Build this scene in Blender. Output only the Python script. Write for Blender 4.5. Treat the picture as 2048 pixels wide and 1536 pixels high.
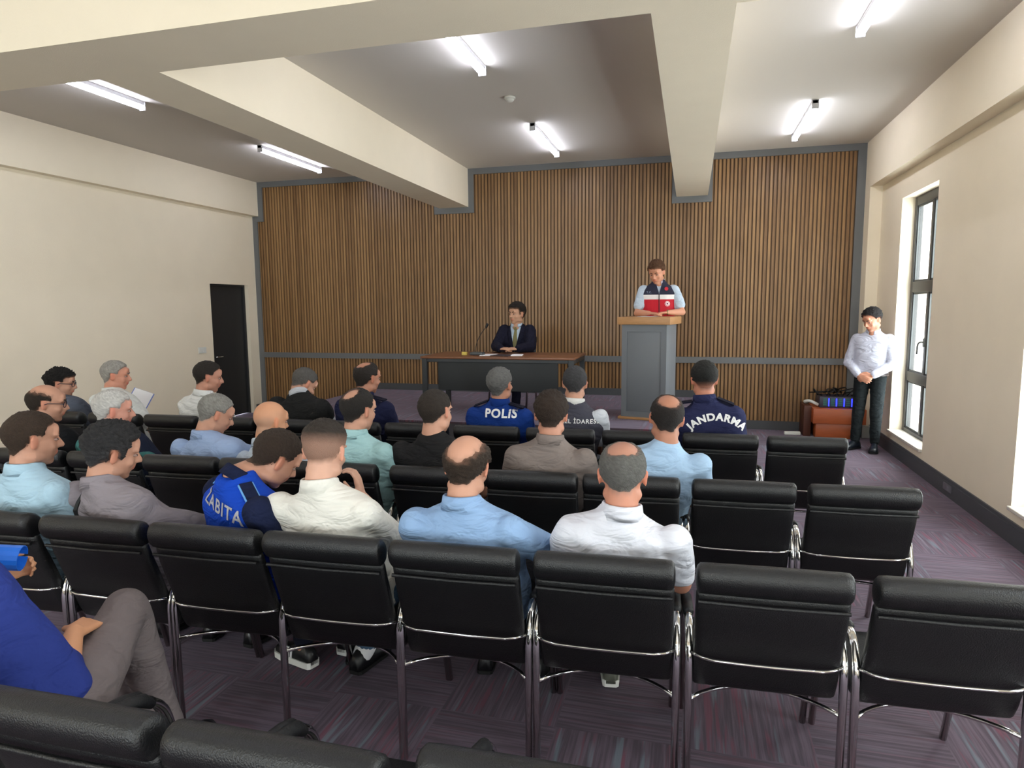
import bpy, bmesh, math, random
import numpy as np
from mathutils import Vector, Matrix, noise
from mathutils.bvhtree import BVHTree
random.seed(7)
for o in list(bpy.data.objects): bpy.data.objects.remove(o, do_unlink=True)
S = bpy.context.scene
C = S.collection
PI = math.pi
# ---------------------------------------------------------------- camera, world, exposure
cam_d = bpy.data.cameras.new('camera'); cam = bpy.data.objects.new('camera', cam_d); C.objects.link(cam)
YAW, PITCH, ROLL, FPX = .2633, .1171, -.0086, 1327.6
fw = Vector((-math.sin(YAW)*math.cos(PITCH), math.cos(YAW)*math.cos(PITCH), -math.sin(PITCH)))
rt = Vector((math.cos(YAW), math.sin(YAW), 0)); up = rt.cross(fw)
r2 = rt*math.cos(ROLL)+up*math.sin(ROLL); u2 = -rt*math.sin(ROLL)+up*math.cos(ROLL)
M = Matrix((r2, u2, -fw)).transposed().to_4x4(); M.translation = (0, 0, 1.72); cam.matrix_world = M
cam_d.sensor_width = 36; cam_d.lens = 36*FPX/2048; cam_d.clip_start = .05
S.camera = cam
S.view_settings.view_transform = 'Standard'; S.view_settings.look = 'None'; S.view_settings.gamma = 1
S.view_settings.exposure = 1.0
W = bpy.data.worlds.new('World'); S.world = W; W.use_nodes = True
bg = W.node_tree.nodes['Background']; bg.inputs[0].default_value = (.93, .97, 1, 1); bg.inputs[1].default_value = 7.5
LAMP = 17.0
# ---------------------------------------------------------------- room numbers
D = 9.617; XL = -6.949; XR = 2.257; H = 3.737; YR = -5.0
ZB = 3.185; BXL = XL+.113; BXR = XR-.142
ST = .42; SX0, SX1, SY0 = -5.0, .17, 7.0
WINS = [(7.35, 8.5, .23, 2.88), (4.27, 5.42, .23, 2.88), (1.2, 2.35, .23, 2.88), (-1.9, -.75, .23, 2.88), (-4.6, -3.4, .23, 2.88)]
RWINS = [(-6.2, -4.2), (-3.4, -1.4), (-.6, 1.4)]
def portal(name, loc, rot, sx, sy):
    l = bpy.data.lights.new(name, 'AREA'); l.shape = 'RECTANGLE'; l.size = sx; l.size_y = sy
    l.cycles.is_portal = True
    o = bpy.data.objects.new(name, l); o.location = loc; o.rotation_euler = rot; C.objects.link(o)
for (a, b, z0, z1) in WINS: portal('window_portal', (XR+.16, (a+b)/2, (z0+z1)/2), (0, PI/2, 0), z1-z0, b-a)
for (a, b) in RWINS: portal('window_portal', ((a+b)/2, YR-.2, 1.9), (PI/2, 0, 0), b-a, 2.0)

# ---------------------------------------------------------------- materials
def lin(c):
    return tuple(((v/255)/12.92 if v/255 <= .04045 else ((v/255+.055)/1.055)**2.4) for v in c)+(1,)
def nt(name):
    m = bpy.data.materials.new(name); m.use_nodes = True; t = m.node_tree
    return m, t, t.nodes['Principled BSDF']
def N(t, kind, **kw):
    n = t.nodes.new(kind)
    for k, v in kw.items():
        if k in ('operation', 'blend_type', 'data_type', 'wave_type', 'attribute_name', 'noise_dimensions'): setattr(n, k, v)
        else: n.inputs[k].default_value = v
    return n
_m = {}
def mat(name, c, rough=.6, metal=0, bump=0, bs=60, var=0, vs=5, spec=.5, stretch=None, sheen=0):
    if name in _m: return _m[name]
    m, t, p = nt(name); p.inputs['Roughness'].default_value = rough; p.inputs['Metallic'].default_value = metal
    p.inputs['Specular IOR Level'].default_value = spec
    if sheen: p.inputs['Sheen Weight'].default_value = sheen
    col = lin(c); p.inputs['Base Color'].default_value = col
    tc = t.nodes.new('ShaderNodeTexCoord'); src = tc.outputs['Object']
    if stretch:
        mp = t.nodes.new('ShaderNodeMapping'); mp.inputs['Scale'].default_value = stretch; t.links.new(src, mp.inputs[0]); src = mp.outputs[0]
    if var:
        n = N(t, 'ShaderNodeTexNoise', Scale=vs, Detail=4); t.links.new(src, n.inputs['Vector'])
        mx = t.nodes.new('ShaderNodeMix'); mx.data_type = 'RGBA'; mx.inputs[6].default_value = tuple(v*(1-var) for v in col[:3])+(1,)
        mx.inputs[7].default_value = tuple(min(1, v*(1+var)) for v in col[:3])+(1,)
        t.links.new(n.outputs[0], mx.inputs[0]); t.links.new(mx.outputs[2], p.inputs['Base Color'])
    if bump:
        n = N(t, 'ShaderNodeTexNoise', Scale=bs, Detail=3); t.links.new(src, n.inputs['Vector'])
        b = N(t, 'ShaderNodeBump', Strength=bump, Distance=.01); t.links.new(n.outputs[0], b.inputs['Height']); t.links.new(b.outputs[0], p.inputs['Normal'])
    _m[name] = m; return m
def attr_mat(name, rough, bump=0, bs=200, spec=.4):
    if name in _m: return _m[name]
    m, t, p = nt(name); a = t.nodes.new('ShaderNodeAttribute'); a.attribute_name = 'Col'
    t.links.new(a.outputs['Color'], p.inputs['Base Color']); p.inputs['Roughness'].default_value = rough; p.inputs['Specular IOR Level'].default_value = spec
    if bump:
        tc = t.nodes.new('ShaderNodeTexCoord'); n = N(t, 'ShaderNodeTexNoise', Scale=bs, Detail=4); t.links.new(tc.outputs['Object'], n.inputs['Vector'])
        b = N(t, 'ShaderNodeBump', Strength=bump, Distance=.01); t.links.new(n.outputs[0], b.inputs['Height']); t.links.new(b.outputs[0], p.inputs['Normal'])
    _m[name] = m; return m
def glow(name, c, s):
    m, t, p = nt(name); p.inputs['Base Color'].default_value = lin(c); p.inputs['Emission Color'].default_value = lin(c); p.inputs['Emission Strength'].default_value = s
    return m
PLASTER = mat('cream_plaster', (241, 229, 206), .85, bump=.12, bs=140, var=.04, vs=3, spec=.25)
CEIL = mat('ceiling_plaster', (212, 206, 198), .9, bump=.06, bs=120, spec=.2)
GREYTRIM = mat('grey_trim_paint', (106, 108, 109), .5)
GREYBASE = mat('grey_baseboard', (74, 76, 80), .5, var=.1)
CHROME = mat('chrome', (215, 215, 215), .09, 1)
LEATHER = mat('black_leather', (14, 15, 17), .40, bump=.25, bs=260, spec=.55)
PAD = mat('black_pad', (22, 23, 25), .5, bump=.2, bs=200)
FRAMEM = mat('dark_window_frame', (52, 52, 52), .4)
BLACK = mat('black_plastic', (20, 20, 22), .5)
WHITE = mat('white_plastic', (225, 225, 218), .5)
PAPER = mat('paper', (238, 238, 240), .8)
WOODTOP = mat('oak_top', (178, 132, 86), .45, var=.25, vs=9, stretch=(1, 8, 8))
DESKW = mat('walnut_top', (122, 78, 52), .35, var=.3, vs=8, stretch=(1, 10, 10))
PODM = mat('podium_grey', (108, 112, 117), .5)
BLACKP = mat('black_laminate', (26, 29, 31), .4)
CABW = mat('orange_wood', (168, 84, 44), .4, var=.25, vs=7, stretch=(1, 1, 6))
# slatted wood
def slat_mat():
    m, t, p = nt('slatted_wood'); tc = t.nodes.new('ShaderNodeTexCoord')
    sx = t.nodes.new('ShaderNodeSeparateXYZ'); t.links.new(tc.outputs['Object'], sx.inputs[0])
    fl = N(t, 'ShaderNodeMath', operation='DIVIDE'); fl.inputs[1].default_value = .05; t.links.new(sx.outputs[0], fl.inputs[0])
    f2 = N(t, 'ShaderNodeMath', operation='FLOOR'); t.links.new(fl.outputs[0], f2.inputs[0])
    wn = N(t, 'ShaderNodeTexWhiteNoise', noise_dimensions='1D'); t.links.new(f2.outputs[0], wn.inputs['W'])
    mp = t.nodes.new('ShaderNodeMapping'); mp.inputs['Scale'].default_value = (60, 60, 2.5); t.links.new(tc.outputs['Object'], mp.inputs[0])
    n = N(t, 'ShaderNodeTexNoise', Scale=1, Detail=4); t.links.new(mp.outputs[0], n.inputs['Vector'])
    ad = N(t, 'ShaderNodeMath', operation='MULTIPLY_ADD'); ad.inputs[1].default_value = .45; t.links.new(wn.outputs[0], ad.inputs[0]); t.links.new(n.outputs[0], ad.inputs[2])
    cr = t.nodes.new('ShaderNodeValToRGB'); cr.color_ramp.elements[0].position = .3; cr.color_ramp.elements[0].color = lin((110, 78, 46))
    cr.color_ramp.elements[1].position = 1.0; cr.color_ramp.elements[1].color = lin((164, 126, 82)); t.links.new(ad.outputs[0], cr.inputs[0])
    t.links.new(cr.outputs[0], p.inputs['Base Color']); p.inputs['Roughness'].default_value = .38
    return m
SLAT = slat_mat(); SLATBACK = mat('slat_backing', (92, 68, 44), .7)
def carpet_mat():
    m, t, p = nt('striped_carpet_tiles'); tc = t.nodes.new('ShaderNodeTexCoord'); L = t.links.new
    sp = t.nodes.new('ShaderNodeSeparateXYZ'); L(tc.outputs['Object'], sp.inputs[0])
    def mth(op, a, b=None):
        n = t.nodes.new('ShaderNodeMath'); n.operation = op
        for i, v in enumerate((a, b)):
            if v is None: continue
            if isinstance(v, (int, float)): n.inputs[i].default_value = v
            else: L(v, n.inputs[i])
        return n.outputs[0]
    cx = mth('FLOOR', mth('DIVIDE', sp.outputs[0], .5)); cy = mth('FLOOR', mth('DIVIDE', sp.outputs[1], .5))
    par = mth('MODULO', mth('ADD', mth('ADD', cx, cy), 100), 2)
    def mixv(f, a, b):
        n = t.nodes.new('ShaderNodeMix'); n.data_type = 'FLOAT'; L(f, n.inputs[0]); L(a, n.inputs[2]); L(b, n.inputs[3]); return n.outputs[0]
    s = mixv(par, sp.outputs[1], sp.outputs[0]); l = mixv(par, sp.outputs[0], sp.outputs[1])
    seed = mth('ADD', mth('MULTIPLY', cx, 3.7), mth('MULTIPLY', cy, 7.3))
    def stripes(sc, al, off):
        cb = t.nodes.new('ShaderNodeCombineXYZ'); L(mth('MULTIPLY', s, sc), cb.inputs[0]); L(mth('MULTIPLY', l, al), cb.inputs[1]); L(mth('ADD', seed, off), cb.inputs[2])
        n = N(t, 'ShaderNodeTexNoise', Scale=1, Detail=2); L(cb.outputs[0], n.inputs['Vector']); return n.outputs[0]
    a = stripes(75, 3, 0); b = stripes(42, 2.5, 11); e = stripes(30, 2, 23)
    def ramp(src, lo, hi):
        r = t.nodes.new('ShaderNodeMapRange'); r.inputs[1].default_value = lo; r.inputs[2].default_value = hi; L(src, r.inputs[0]); return r.outputs[0]
    base = t.nodes.new('ShaderNodeMix'); base.data_type = 'RGBA'; base.inputs[6].default_value = lin((60, 45, 52)); base.inputs[7].default_value = lin((90, 74, 84)); L(ramp(a, .4, .62), base.inputs[0])
    m2 = t.nodes.new('ShaderNodeMix'); m2.data_type = 'RGBA'; L(base.outputs[2], m2.inputs[6]); m2.inputs[7].default_value = lin((106, 44, 58))
    L(mth('MULTIPLY', ramp(b, .56, .66), mth('ADD', mth('MULTIPLY', par, .6), .2)), m2.inputs[0])
    m3 = t.nodes.new('ShaderNodeMix'); m3.data_type = 'RGBA'; L(m2.outputs[2], m3.inputs[6]); m3.inputs[7].default_value = lin((98, 112, 120))
    L(mth('MULTIPLY', ramp(e, .58, .68), mth('ADD', mth('MULTIPLY', par, .65), .1)), m3.inputs[0])
    L(m3.outputs[2], p.inputs['Base Color']); p.inputs['Roughness'].default_value = .9
    p.inputs['Sheen Weight'].default_value = .25; p.inputs['Sheen Tint'].default_value = (.8, .72, 1, 1)
    bp = N(t, 'ShaderNodeBump', Strength=.4, Distance=.004); L(a, bp.inputs['Height']); L(bp.outputs[0], p.inputs['Normal'])
    return m
CARPET = carpet_mat()
def glass_mat():
    m = bpy.data.materials.new('window_glass'); m.use_nodes = True; t = m.node_tree; t.nodes.clear()
    o = t.nodes.new('ShaderNodeOutputMaterial'); a = t.nodes.new('ShaderNodeBsdfTransparent'); g = t.nodes.new('ShaderNodeBsdfGlossy'); g.inputs['Roughness'].default_value = .02
    a.inputs[0].default_value = (.96, .98, .97, 1)
    x = t.nodes.new('ShaderNodeMixShader'); x.inputs[0].default_value = .06
    t.links.new(a.outputs[0], x.inputs[1]); t.links.new(g.outputs[0], x.inputs[2]); t.links.new(x.outputs[0], o.inputs[0]); return m
GLASS = glass_mat()

# ---------------------------------------------------------------- helpers
def link(name, me, m, parent=None, smooth=False):
    o = bpy.data.objects.new(name, me); C.objects.link(o)
    if m is not None and not me.materials:
        for k in (m if isinstance(m, (list, tuple)) else [m]): me.materials.append(k)
    if parent: o.parent = parent
    if smooth: me.polygons.foreach_set('use_smooth', [True]*len(me.polygons))
    return o
def tag(o, label=None, cat=None, group=None, kind=None):
    if label: o['label'] = label
    if cat: o['category'] = cat
    if group: o['group'] = group
    if kind: o['kind'] = kind
    return o
def empty(name, loc, rz=0):
    o = bpy.data.objects.new(name, None); C.objects.link(o); o.location = loc; o.rotation_euler = (0, 0, rz); o.empty_display_size = .1; return o
class MB:
    def __init__(s): s.v = []; s.f = []; s.mi = []
    def add(s, v, f, mi=0):
        n = len(s.v); s.v += [tuple(p) for p in v]; s.f += [tuple(i+n for i in q) for q in f]; s.mi += [mi]*len(f); return s
    def box(s, x0, x1, y0, y1, z0, z1, mi=0):
        v = [(x0, y0, z0), (x1, y0, z0), (x1, y1, z0), (x0, y1, z0), (x0, y0, z1), (x1, y0, z1), (x1, y1, z1), (x0, y1, z1)]
        return s.add(v, [(0, 3, 2, 1), (4, 5, 6, 7), (0, 1, 5, 4), (1, 2, 6, 5), (2, 3, 7, 6), (3, 0, 4, 7)], mi)
    def bevbox(s, x0, x1, y0, y1, z0, z1, b=.006, mi=0, seg=2):
        bm = bmesh.new(); bmesh.ops.create_cube(bm, size=1)
        for v in bm.verts: v.co = Vector(((x0+x1)/2+v.co.x*(x1-x0), (y0+y1)/2+v.co.y*(y1-y0), (z0+z1)/2+v.co.z*(z1-z0)))
        bmesh.ops.bevel(bm, geom=bm.edges[:], offset=b, segments=seg, affect='EDGES', profile=.5)
        bm.verts.index_update(); s.add([v.co[:] for v in bm.verts], [[v.index for v in f.verts] for f in bm.faces], mi); bm.free(); return s
    def tube(s, pts, r, n=12, cap=True, mi=0, squash=1):
        pts = [Vector(p) for p in pts]; k = len(pts); rr = r if isinstance(r, (list, tuple)) else [r]*k
        t = [(pts[min(i+1, k-1)]-pts[max(i-1, 0)]).normalized() for i in range(k)]
        a = Vector((1, 0, 0)) if abs(t[0].x) < .8 else Vector((0, 1, 0))
        nrm = (a-t[0]*a.dot(t[0])).normalized(); V = []
        for i in range(k):
            nrm = (nrm-t[i]*nrm.dot(t[i])).normalized(); b = t[i].cross(nrm)
            for j in range(n):
                q = 2*PI*j/n; V.append(pts[i]+nrm*math.cos(q)*rr[i]+b*math.sin(q)*rr[i]*squash)
        F = [(i*n+j, i*n+(j+1) % n, (i+1)*n+(j+1) % n, (i+1)*n+j) for i in range(k-1) for j in range(n)]
        if cap: F += [tuple(range(n-1, -1, -1)), tuple((k-1)*n+j for j in range(n))]
        return s.add(V, F, mi)
    def rings(s, R, cap=True, mi=0):
        n = len(R[0]); V = [p for r in R for p in r]
        F = [(i*n+j, i*n+(j+1) % n, (i+1)*n+(j+1) % n, (i+1)*n+j) for i in range(len(R)-1) for j in range(n)]
        if cap: F += [tuple(range(n-1, -1, -1)), tuple((len(R)-1)*n+j for j in range(n))]
        return s.add(V, F, mi)
    def ell(s, c, r, rot=None, n=16, mi=0):
        R = []
        for i in range(n//2+1):
            ph = PI*i/(n//2); ph = min(max(ph, .02), PI-.02)
            ring = []
            for j in range(n):
                th = 2*PI*j/n; v = Vector((r[0]*math.sin(ph)*math.cos(th), r[1]*math.sin(ph)*math.sin(th), -r[2]*math.cos(ph)))
                if rot: v = rot @ v
                ring.append(Vector(c)+v)
            R.append(ring)
        return s.rings(R, True, mi)
    def cap(s, p0, p1, r0, r1, n=14, mi=0):
        p0 = Vector(p0); p1 = Vector(p1); d = p1-p0; L = max(d.length, 1e-4); d = d/L
        a = Vector((1, 0, 0)) if abs(d.x) < .8 else Vector((0, 1, 0)); e = (a-d*a.dot(d)).normalized(); b = d.cross(e); R = []
        for k in range(6):
            q = -PI/2+.05+(PI/2-.05)*k/5; R.append([p0+d*r0*math.sin(q)+(e*math.cos(2*PI*j/n)+b*math.sin(2*PI*j/n))*r0*math.cos(q) for j in range(n)])
        for k in range(6):
            q = (PI/2-.05)*k/5; R.append([p1+d*r1*math.sin(q)+(e*math.cos(2*PI*j/n)+b*math.sin(2*PI*j/n))*r1*math.cos(q) for j in range(n)])
        return s.rings(R, True, mi)
    def mesh(s, name):
        me = bpy.data.meshes.new(name); me.from_pydata(s.v, [], s.f); me.polygons.foreach_set('material_index', s.mi); me.update(); return me
    def build(s, name, m, parent=None, smooth=False, recalc=False):
        me = s.mesh(name)
        if recalc:
            bm = bmesh.new(); bm.from_mesh(me); bmesh.ops.recalc_face_normals(bm, faces=bm.faces); bm.to_mesh(me); bm.free()
        return link(name, me, m, parent, smooth)
def autosmooth(o, ang=40):
    me = o.data; bm = bmesh.new(); bm.from_mesh(me)
    for e in bm.edges: e.smooth = not (len(e.link_faces) == 2 and e.calc_face_angle(0) > math.radians(ang))
    for f in bm.faces: f.smooth = True
    bm.to_mesh(me); bm.free(); return o
def fillet(pts, r, n=6):
    pts = [Vector(p) for p in pts]; out = [pts[0]]
    for i in range(1, len(pts)-1):
        a = pts[i-1]-pts[i]; b = pts[i+1]-pts[i]; rr = min(r, a.length*.49, b.length*.49); p = pts[i]+a.normalized()*rr; q = pts[i]+b.normalized()*rr
        for k in range(n+1):
            u = k/n; out.append(p*(1-u)**2+pts[i]*2*u*(1-u)+q*u*u)
    return out+[pts[-1]]
def struct(o): o['kind'] = 'structure'; return o

# ---------------------------------------------------------------- room shell
struct(MB().box(XL-.3, XR+.3, YR-.3, D+.3, -.12, 0).build('floor', CARPET))
struct(MB().box(XL-.3, XR+.3, YR-.3, D+.3, H, H+.2).build('ceiling', CEIL))
b = MB(); BY0, BY1 = 3.103, 3.62
b.box(BXL, BXR, BY0, BY1, ZB, H)
b.box(-3.693, -3.236, BY1, D-.01, ZB, H); b.box(-.231, .182, BY1, D-.01, ZB, H)
struct(b.build('ceiling_beam', PLASTER))
# right wall with window openings
b = MB(); y = YR-.3
for (a, c, z0, z1) in sorted(WINS):
    b.box(XR, XR+.3, y, a, 0, H); b.box(XR, XR+.3, a, c, 0, z0); b.box(XR, XR+.3, a, c, z1, H); y = c
b.box(XR, XR+.3, y, D+.3, 0, H)
b.box(BXR, XR, YR, D-.02, 3.157, H); b.box(BXR, XR, 9.35, D-.02, 0, 3.157)
struct(b.build('wall_right', PLASTER))
# left wall with door opening
DY0, DY1, DZ = 8.5, 9.38, 2.09
b = MB(); b.box(XL-.25, XL, YR-.3, DY0, 0, H).box(XL-.25, XL, DY1, D+.3, 0, H).box(XL-.25, XL, DY0, DY1, DZ, H)
b.box(XL, BXL, YR, D-.02, 3.2, H)
struct(b.build('wall_left', PLASTER))
# rear wall with windows
b = MB(); x = XL-.3
for (a, c) in RWINS:
    b.box(x, a, YR-.3, YR, 0, H); b.box(a, c, YR-.3, YR, 0, .9); b.box(a, c, YR-.3, YR, 2.9, H); x = c
b.box(x, XR+.3, YR-.3, YR, 0, H); struct(b.build('wall_rear', PLASTER))
# back wall: slats
b = MB(); b.box(XL, XR, D+.012, D+.3, 0, H, 1); x = XL+.02; i = 0
while x < XR-.02:
    b.box(x, x+.03, D, D+.02, 0, H-.005, 0); x += .05
struct(b.build('wall_back', [SLAT, SLATBACK]))
# grey trims on the back wall
tn = [0]
def trim(*bx, m=GREYTRIM):
    tn[0] += 1; b = MB()
    for q in bx: b.box(*q)
    return struct(b.build('trim_%d' % tn[0], m))
y0, y1 = D-.022, D+.005; w = .085
trim((BXL, -3.693, y0, y1, H-w, H)); trim((-3.236, -.231, y0, y1, H-w, H)); trim((.182, BXR, y0, y1, H-w, H))
trim((-3.693-w, -3.693, y0, y1, ZB-w, H-w), (-3.236, -3.236+w, y0, y1, ZB-w, H-w), (-3.693, -3.236, y0, y1, ZB-w, ZB))
trim((-.231-w*.7, -.231, y0, y1, ZB-w, H-w), (.182, .182+w*.7, y0, y1, ZB-w, H-w), (-.231, .182, y0, y1, ZB-w, ZB))
trim((BXL, BXL+w, y0, y1, 3.2-w, H-w), (XL, BXL, y0, y1, 3.2-w, 3.2), (XL, XL+w, y0, y1, 0, 3.2-w))
trim((BXR-w*1.2, BXR, y0, y1, 0, H-w))
trim((XL+w, BXR-w*1.2, D-.03, y1, .905, .99))
def base(name, *bx): 
    b = MB()
    for q in bx: b.box(*q)
    return struct(b.build(name, GREYBASE))
base('baseboard_back', (XL+w, SX0, D-.02, y1, 0, .12), (SX1, BXR-w*1.2, D-.02, y1, 0, .12), (SX0, SX1, D-.02, y1, ST, ST+.1))
base('baseboard_right', (XR-.022, XR, YR, 9.35, 0, .13), (XR-.014, XR, YR, 9.35, .13, .158), (BXR-.02, BXR, 9.35, D-.03, 0, .13), (BXR-.02, XR-.02, 9.33, 9.35, 0, .13))
base('baseboard_left', (XL, XL+.02, YR, DY0-.06, 0, .13), (XL, XL+.02, DY1+.06, D-.03, 0, .13))
# door
b = MB(); b.bevbox(XL-.13, XL-.09, DY0+.03, DY1-.03, .01, DZ-.03, .004)
d = struct(b.build('door_1', mat('door_dark', (38, 40, 42), .5)))
MB().box(XL-.16, XL-.06, DY0, DY0+.03, 0, DZ).box(XL-.16, XL-.06, DY1-.03, DY1, 0, DZ).box(XL-.16, XL-.06, DY0+.03, DY1-.03, DZ-.03, DZ).build('door_frame', mat('door_frame_dark', (44, 44, 46), .5), d)
MB().tube(fillet([(XL-.09, DY0+.1, .98), (XL-.03, DY0+.1, .98), (XL-.03, DY0+.23, .98)], .02), .011).build('door_handle', CHROME, d, True)
# windows
def window(i, y0, y1, z0, z1):
    xf = XR+.13; b = MB(); f = .07
    o = struct(MB().bevbox(xf, xf+.07, y0, y0+f, z0, z1, .005).bevbox(xf, xf+.07, y1-f, y1, z0, z1, .005).bevbox(xf, xf+.07, y0+f, y1-f, z0, z0+f, .005).bevbox(xf, xf+.07, y0+f, y1-f, z1-.1, z1, .005)
        .bevbox(xf, xf+.07, y0+f, y1-f, 1.83, 1.95, .005).bevbox(xf, xf+.07, y0+f, y1-f, .84, .95, .005).build('window_%d' % i, FRAMEM))
    ym = (y0+y1)/2
    for a, c in ((z0+f, .84), (.95, 1.83), (1.95, z1-.1)): MB().bevbox(xf+.005, xf+.065, ym-.03, ym+.03, a, c, .004).build('mullion', FRAMEM, o)
    for a, c in ((z0+f, .84), (.95, 1.83), (1.95, z1-.1)):
        for p, q in ((y0+f, ym-.03), (ym+.03, y1-f)):
            MB().box(xf+.03, xf+.038, p, q, a, c).build('pane', GLASS, o)
            MB().box(xf+.015, xf+.03, p, p+.02, a, c).box(xf+.015, xf+.03, q-.02, q, a, c).box(xf+.015, xf+.03, p+.02, q-.02, a, a+.02).box(xf+.015, xf+.03, p+.02, q-.02, c-.02, c).build('sash_seal', mat('grey_seal', (70, 74, 74), .5), o)
    h = MB().tube(fillet([(xf, ym, 1.30), (xf-.045, ym, 1.30), (xf-.05, ym+.03, 1.27), (xf-.05, ym+.04, 1.17)], .02), .009).bevbox(xf-.01, xf, ym-.015, ym+.015, 1.25, 1.34, .003).build('window_handle', FRAMEM, o, True)
    MB().bevbox(XR-.03, xf+.01, y0+.001, y1-.001, z0+.001, z0+.03, .006).build('window_sill', mat('marble_sill', (222, 216, 205), .2, var=.08, vs=12), o)
for i, w_ in enumerate(WINS): window(i+1, *w_)
for i, (a, c) in enumerate(RWINS):
    o = struct(MB().box(a, c, YR-.25, YR-.18, .9, .97).box(a, c, YR-.25, YR-.18, 2.83, 2.9).box(a, a+.07, YR-.25, YR-.18, .97, 2.83).box(c-.07, c, YR-.25, YR-.18, .97, 2.83).box((a+c)/2-.04, (a+c)/2+.04, YR-.25, YR-.18, .97, 2.83).build('window_%d' % (i+6), FRAMEM))
    MB().box(a+.07, (a+c)/2-.04, YR-.22, YR-.21, .97, 2.83).build('pane', GLASS, o); MB().box((a+c)/2+.04, c-.07, YR-.22, YR-.21, .97, 2.83).build('pane', GLASS, o)
# stage
st = empty('stage_platform', ((SX0+SX1)/2, SY0, 0)); tag(st, 'low raised stage covered in purple carpet under the table and lectern', 'stage')
def rel(o, root):
    o.parent = root; o.matrix_parent_inverse = root.matrix_basis.inverted(); return o
rel(MB().box(SX0, SX1, SY0, D-.021, ST-.02, ST).build('platform_carpet', CARPET), st)
rel(MB().box(SX0+.01, SX1-.01, SY0+.01, D-.021, 0.001, ST-.02).build('riser', mat('stage_riser', (64, 62, 66), .6)), st)
# ceiling lights
TUBE = glow('lit_tube', (236, 240, 255), LAMP); HOUS = mat('lamp_housing', (200, 200, 205), .5)
LBL = {0: 'nearer of the two tube lights in the left ceiling bay', 1: 'farther of the two tube lights in the left ceiling bay', 2: 'nearer of the two tube lights in the middle ceiling bay',
       3: 'farther of the two tube lights in the middle ceiling bay', 4: 'nearer tube light in the right ceiling bay, running out of the frame', 5: 'farther tube light in the right ceiling bay near the slatted wall'}
k = 0
for x in (-5.24, -1.75, 1.15):
    for (ya, yb) in ((4.25, 5.62), (7.45, 8.85), (.2, 1.57)):
        o = empty('ceiling_light', (x, (ya+yb)/2, H)); L = (yb-ya)/2
        if k % 3 < 2: lb = 'lit white '+LBL[(k//3)*2+k % 3]
        else: lb = 'lit white tube light behind the cross beam, '+('left', 'middle', 'right')[k//3]+' bay'
        tag(o, lb, 'ceiling light', 'tube lights on the ceiling')
        MB().bevbox(-.028, .028, -L, L, -.04, -.002, .004).build('housing', HOUS, o)
        R = []
        for yy in (-L+.01, L-.01): R.append([(.032*math.cos(q), yy, -.055+.026*math.sin(q)) for q in [PI*2*j/14 for j in range(14)]])
        MB().rings(R).build('diffuser', TUBE, o, True)
        for s in (-1, 1): MB().bevbox(-.034, .034, s*(L-.006)-.006, s*(L-.006)+.006, -.086, -.002, .003).build('end_cap', HOUS, o)
        k += 1
o = empty('smoke_detector', (-1.75, 6.5, H)); tag(o, 'round white smoke detector on the middle ceiling bay', 'smoke detector')
def lathe(prof, n=24): return [[(r*math.cos(2*PI*j/n), r*math.sin(2*PI*j/n), z) for j in range(n)] for r, z in prof]
MB().rings(lathe([(.055, -.001), (.055, -.015), (.05, -.02)])).build('base', WHITE, o, True)
MB().rings(lathe([(.04, -.018), (.042, -.03), (.03, -.045), (.01, -.048)])).build('sensor_head', WHITE, o, True)
# wall switch, baseboard socket
o = empty('light_switch', (XL, 8.25, 1.11)); tag(o, 'white double light switch on the left wall beside the dark door', 'light switch')
MB().bevbox(.001, .012, -.08, .08, -.045, .045, .003).build('plate', WHITE, o); MB().bevbox(.012, .018, -.065, -.005, -.03, .03, .002).build('rocker', WHITE, o); MB().bevbox(.012, .018, .005, .065, -.03, .03, .002).build('rocker', WHITE, o)
o = empty('wall_socket', (XR-.022, 6.55, .085)); tag(o, 'small grey socket box on the right baseboard', 'wall socket')
MB().bevbox(-.012, -.001, -.09, .09, -.03, .03, .003).build('plate', mat('grey_plate', (110, 108, 115), .4), o)
MB().box(-.014, -.012, -.06, -.01, -.02, .02).build('socket_cover', mat('grey_cover', (130, 130, 138), .4), o)

# ---------------------------------------------------------------- conference chair
def sling(pts, thick, hw, n_edge=5):
    """cushion swept over x along a (y,z) centre line with rounded rims"""
    pts = [Vector((0, p[0], p[1])) for p in pts]; k = len(pts); prof = []
    T = [(pts[min(i+1, k-1)]-pts[max(i-1, 0)]).normalized() for i in range(k)]
    up_ = [Vector((0, -t.z, t.y)) for t in T]
    th = thick if isinstance(thick, list) else [thick]*k
    def ring(s):
        r = [pts[i]+up_[i]*th[i]/2*s for i in range(k)]
        e1 = [pts[-1]+T[-1]*th[-1]/2*s*math.cos(q)+up_[-1]*th[-1]/2*s*math.sin(q) for q in (PI/4, 0, -PI/4)]
        r2_ = [pts[i]-up_[i]*th[i]/2*s for i in range(k-1, -1, -1)]
        e0 = [pts[0]-T[0]*th[0]/2*s*math.cos(q)-up_[0]*th[0]/2*s*math.sin(q) for q in (PI/4, 0, -PI/4)]
        return r+e1+r2_+e0
    R = []
    st_ = [(-hw, .35), (-hw+.004, .7), (-hw+.012, .93), (-hw+.03, 1), (-hw*.5, 1.04), (0, 1.06)]
    st_ += [(-a, c) for a, c in reversed(st_[:-1])]
    for x, s in st_: R.append([p+Vector((x, 0, 0)) for p in ring(s)])
    return R
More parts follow.
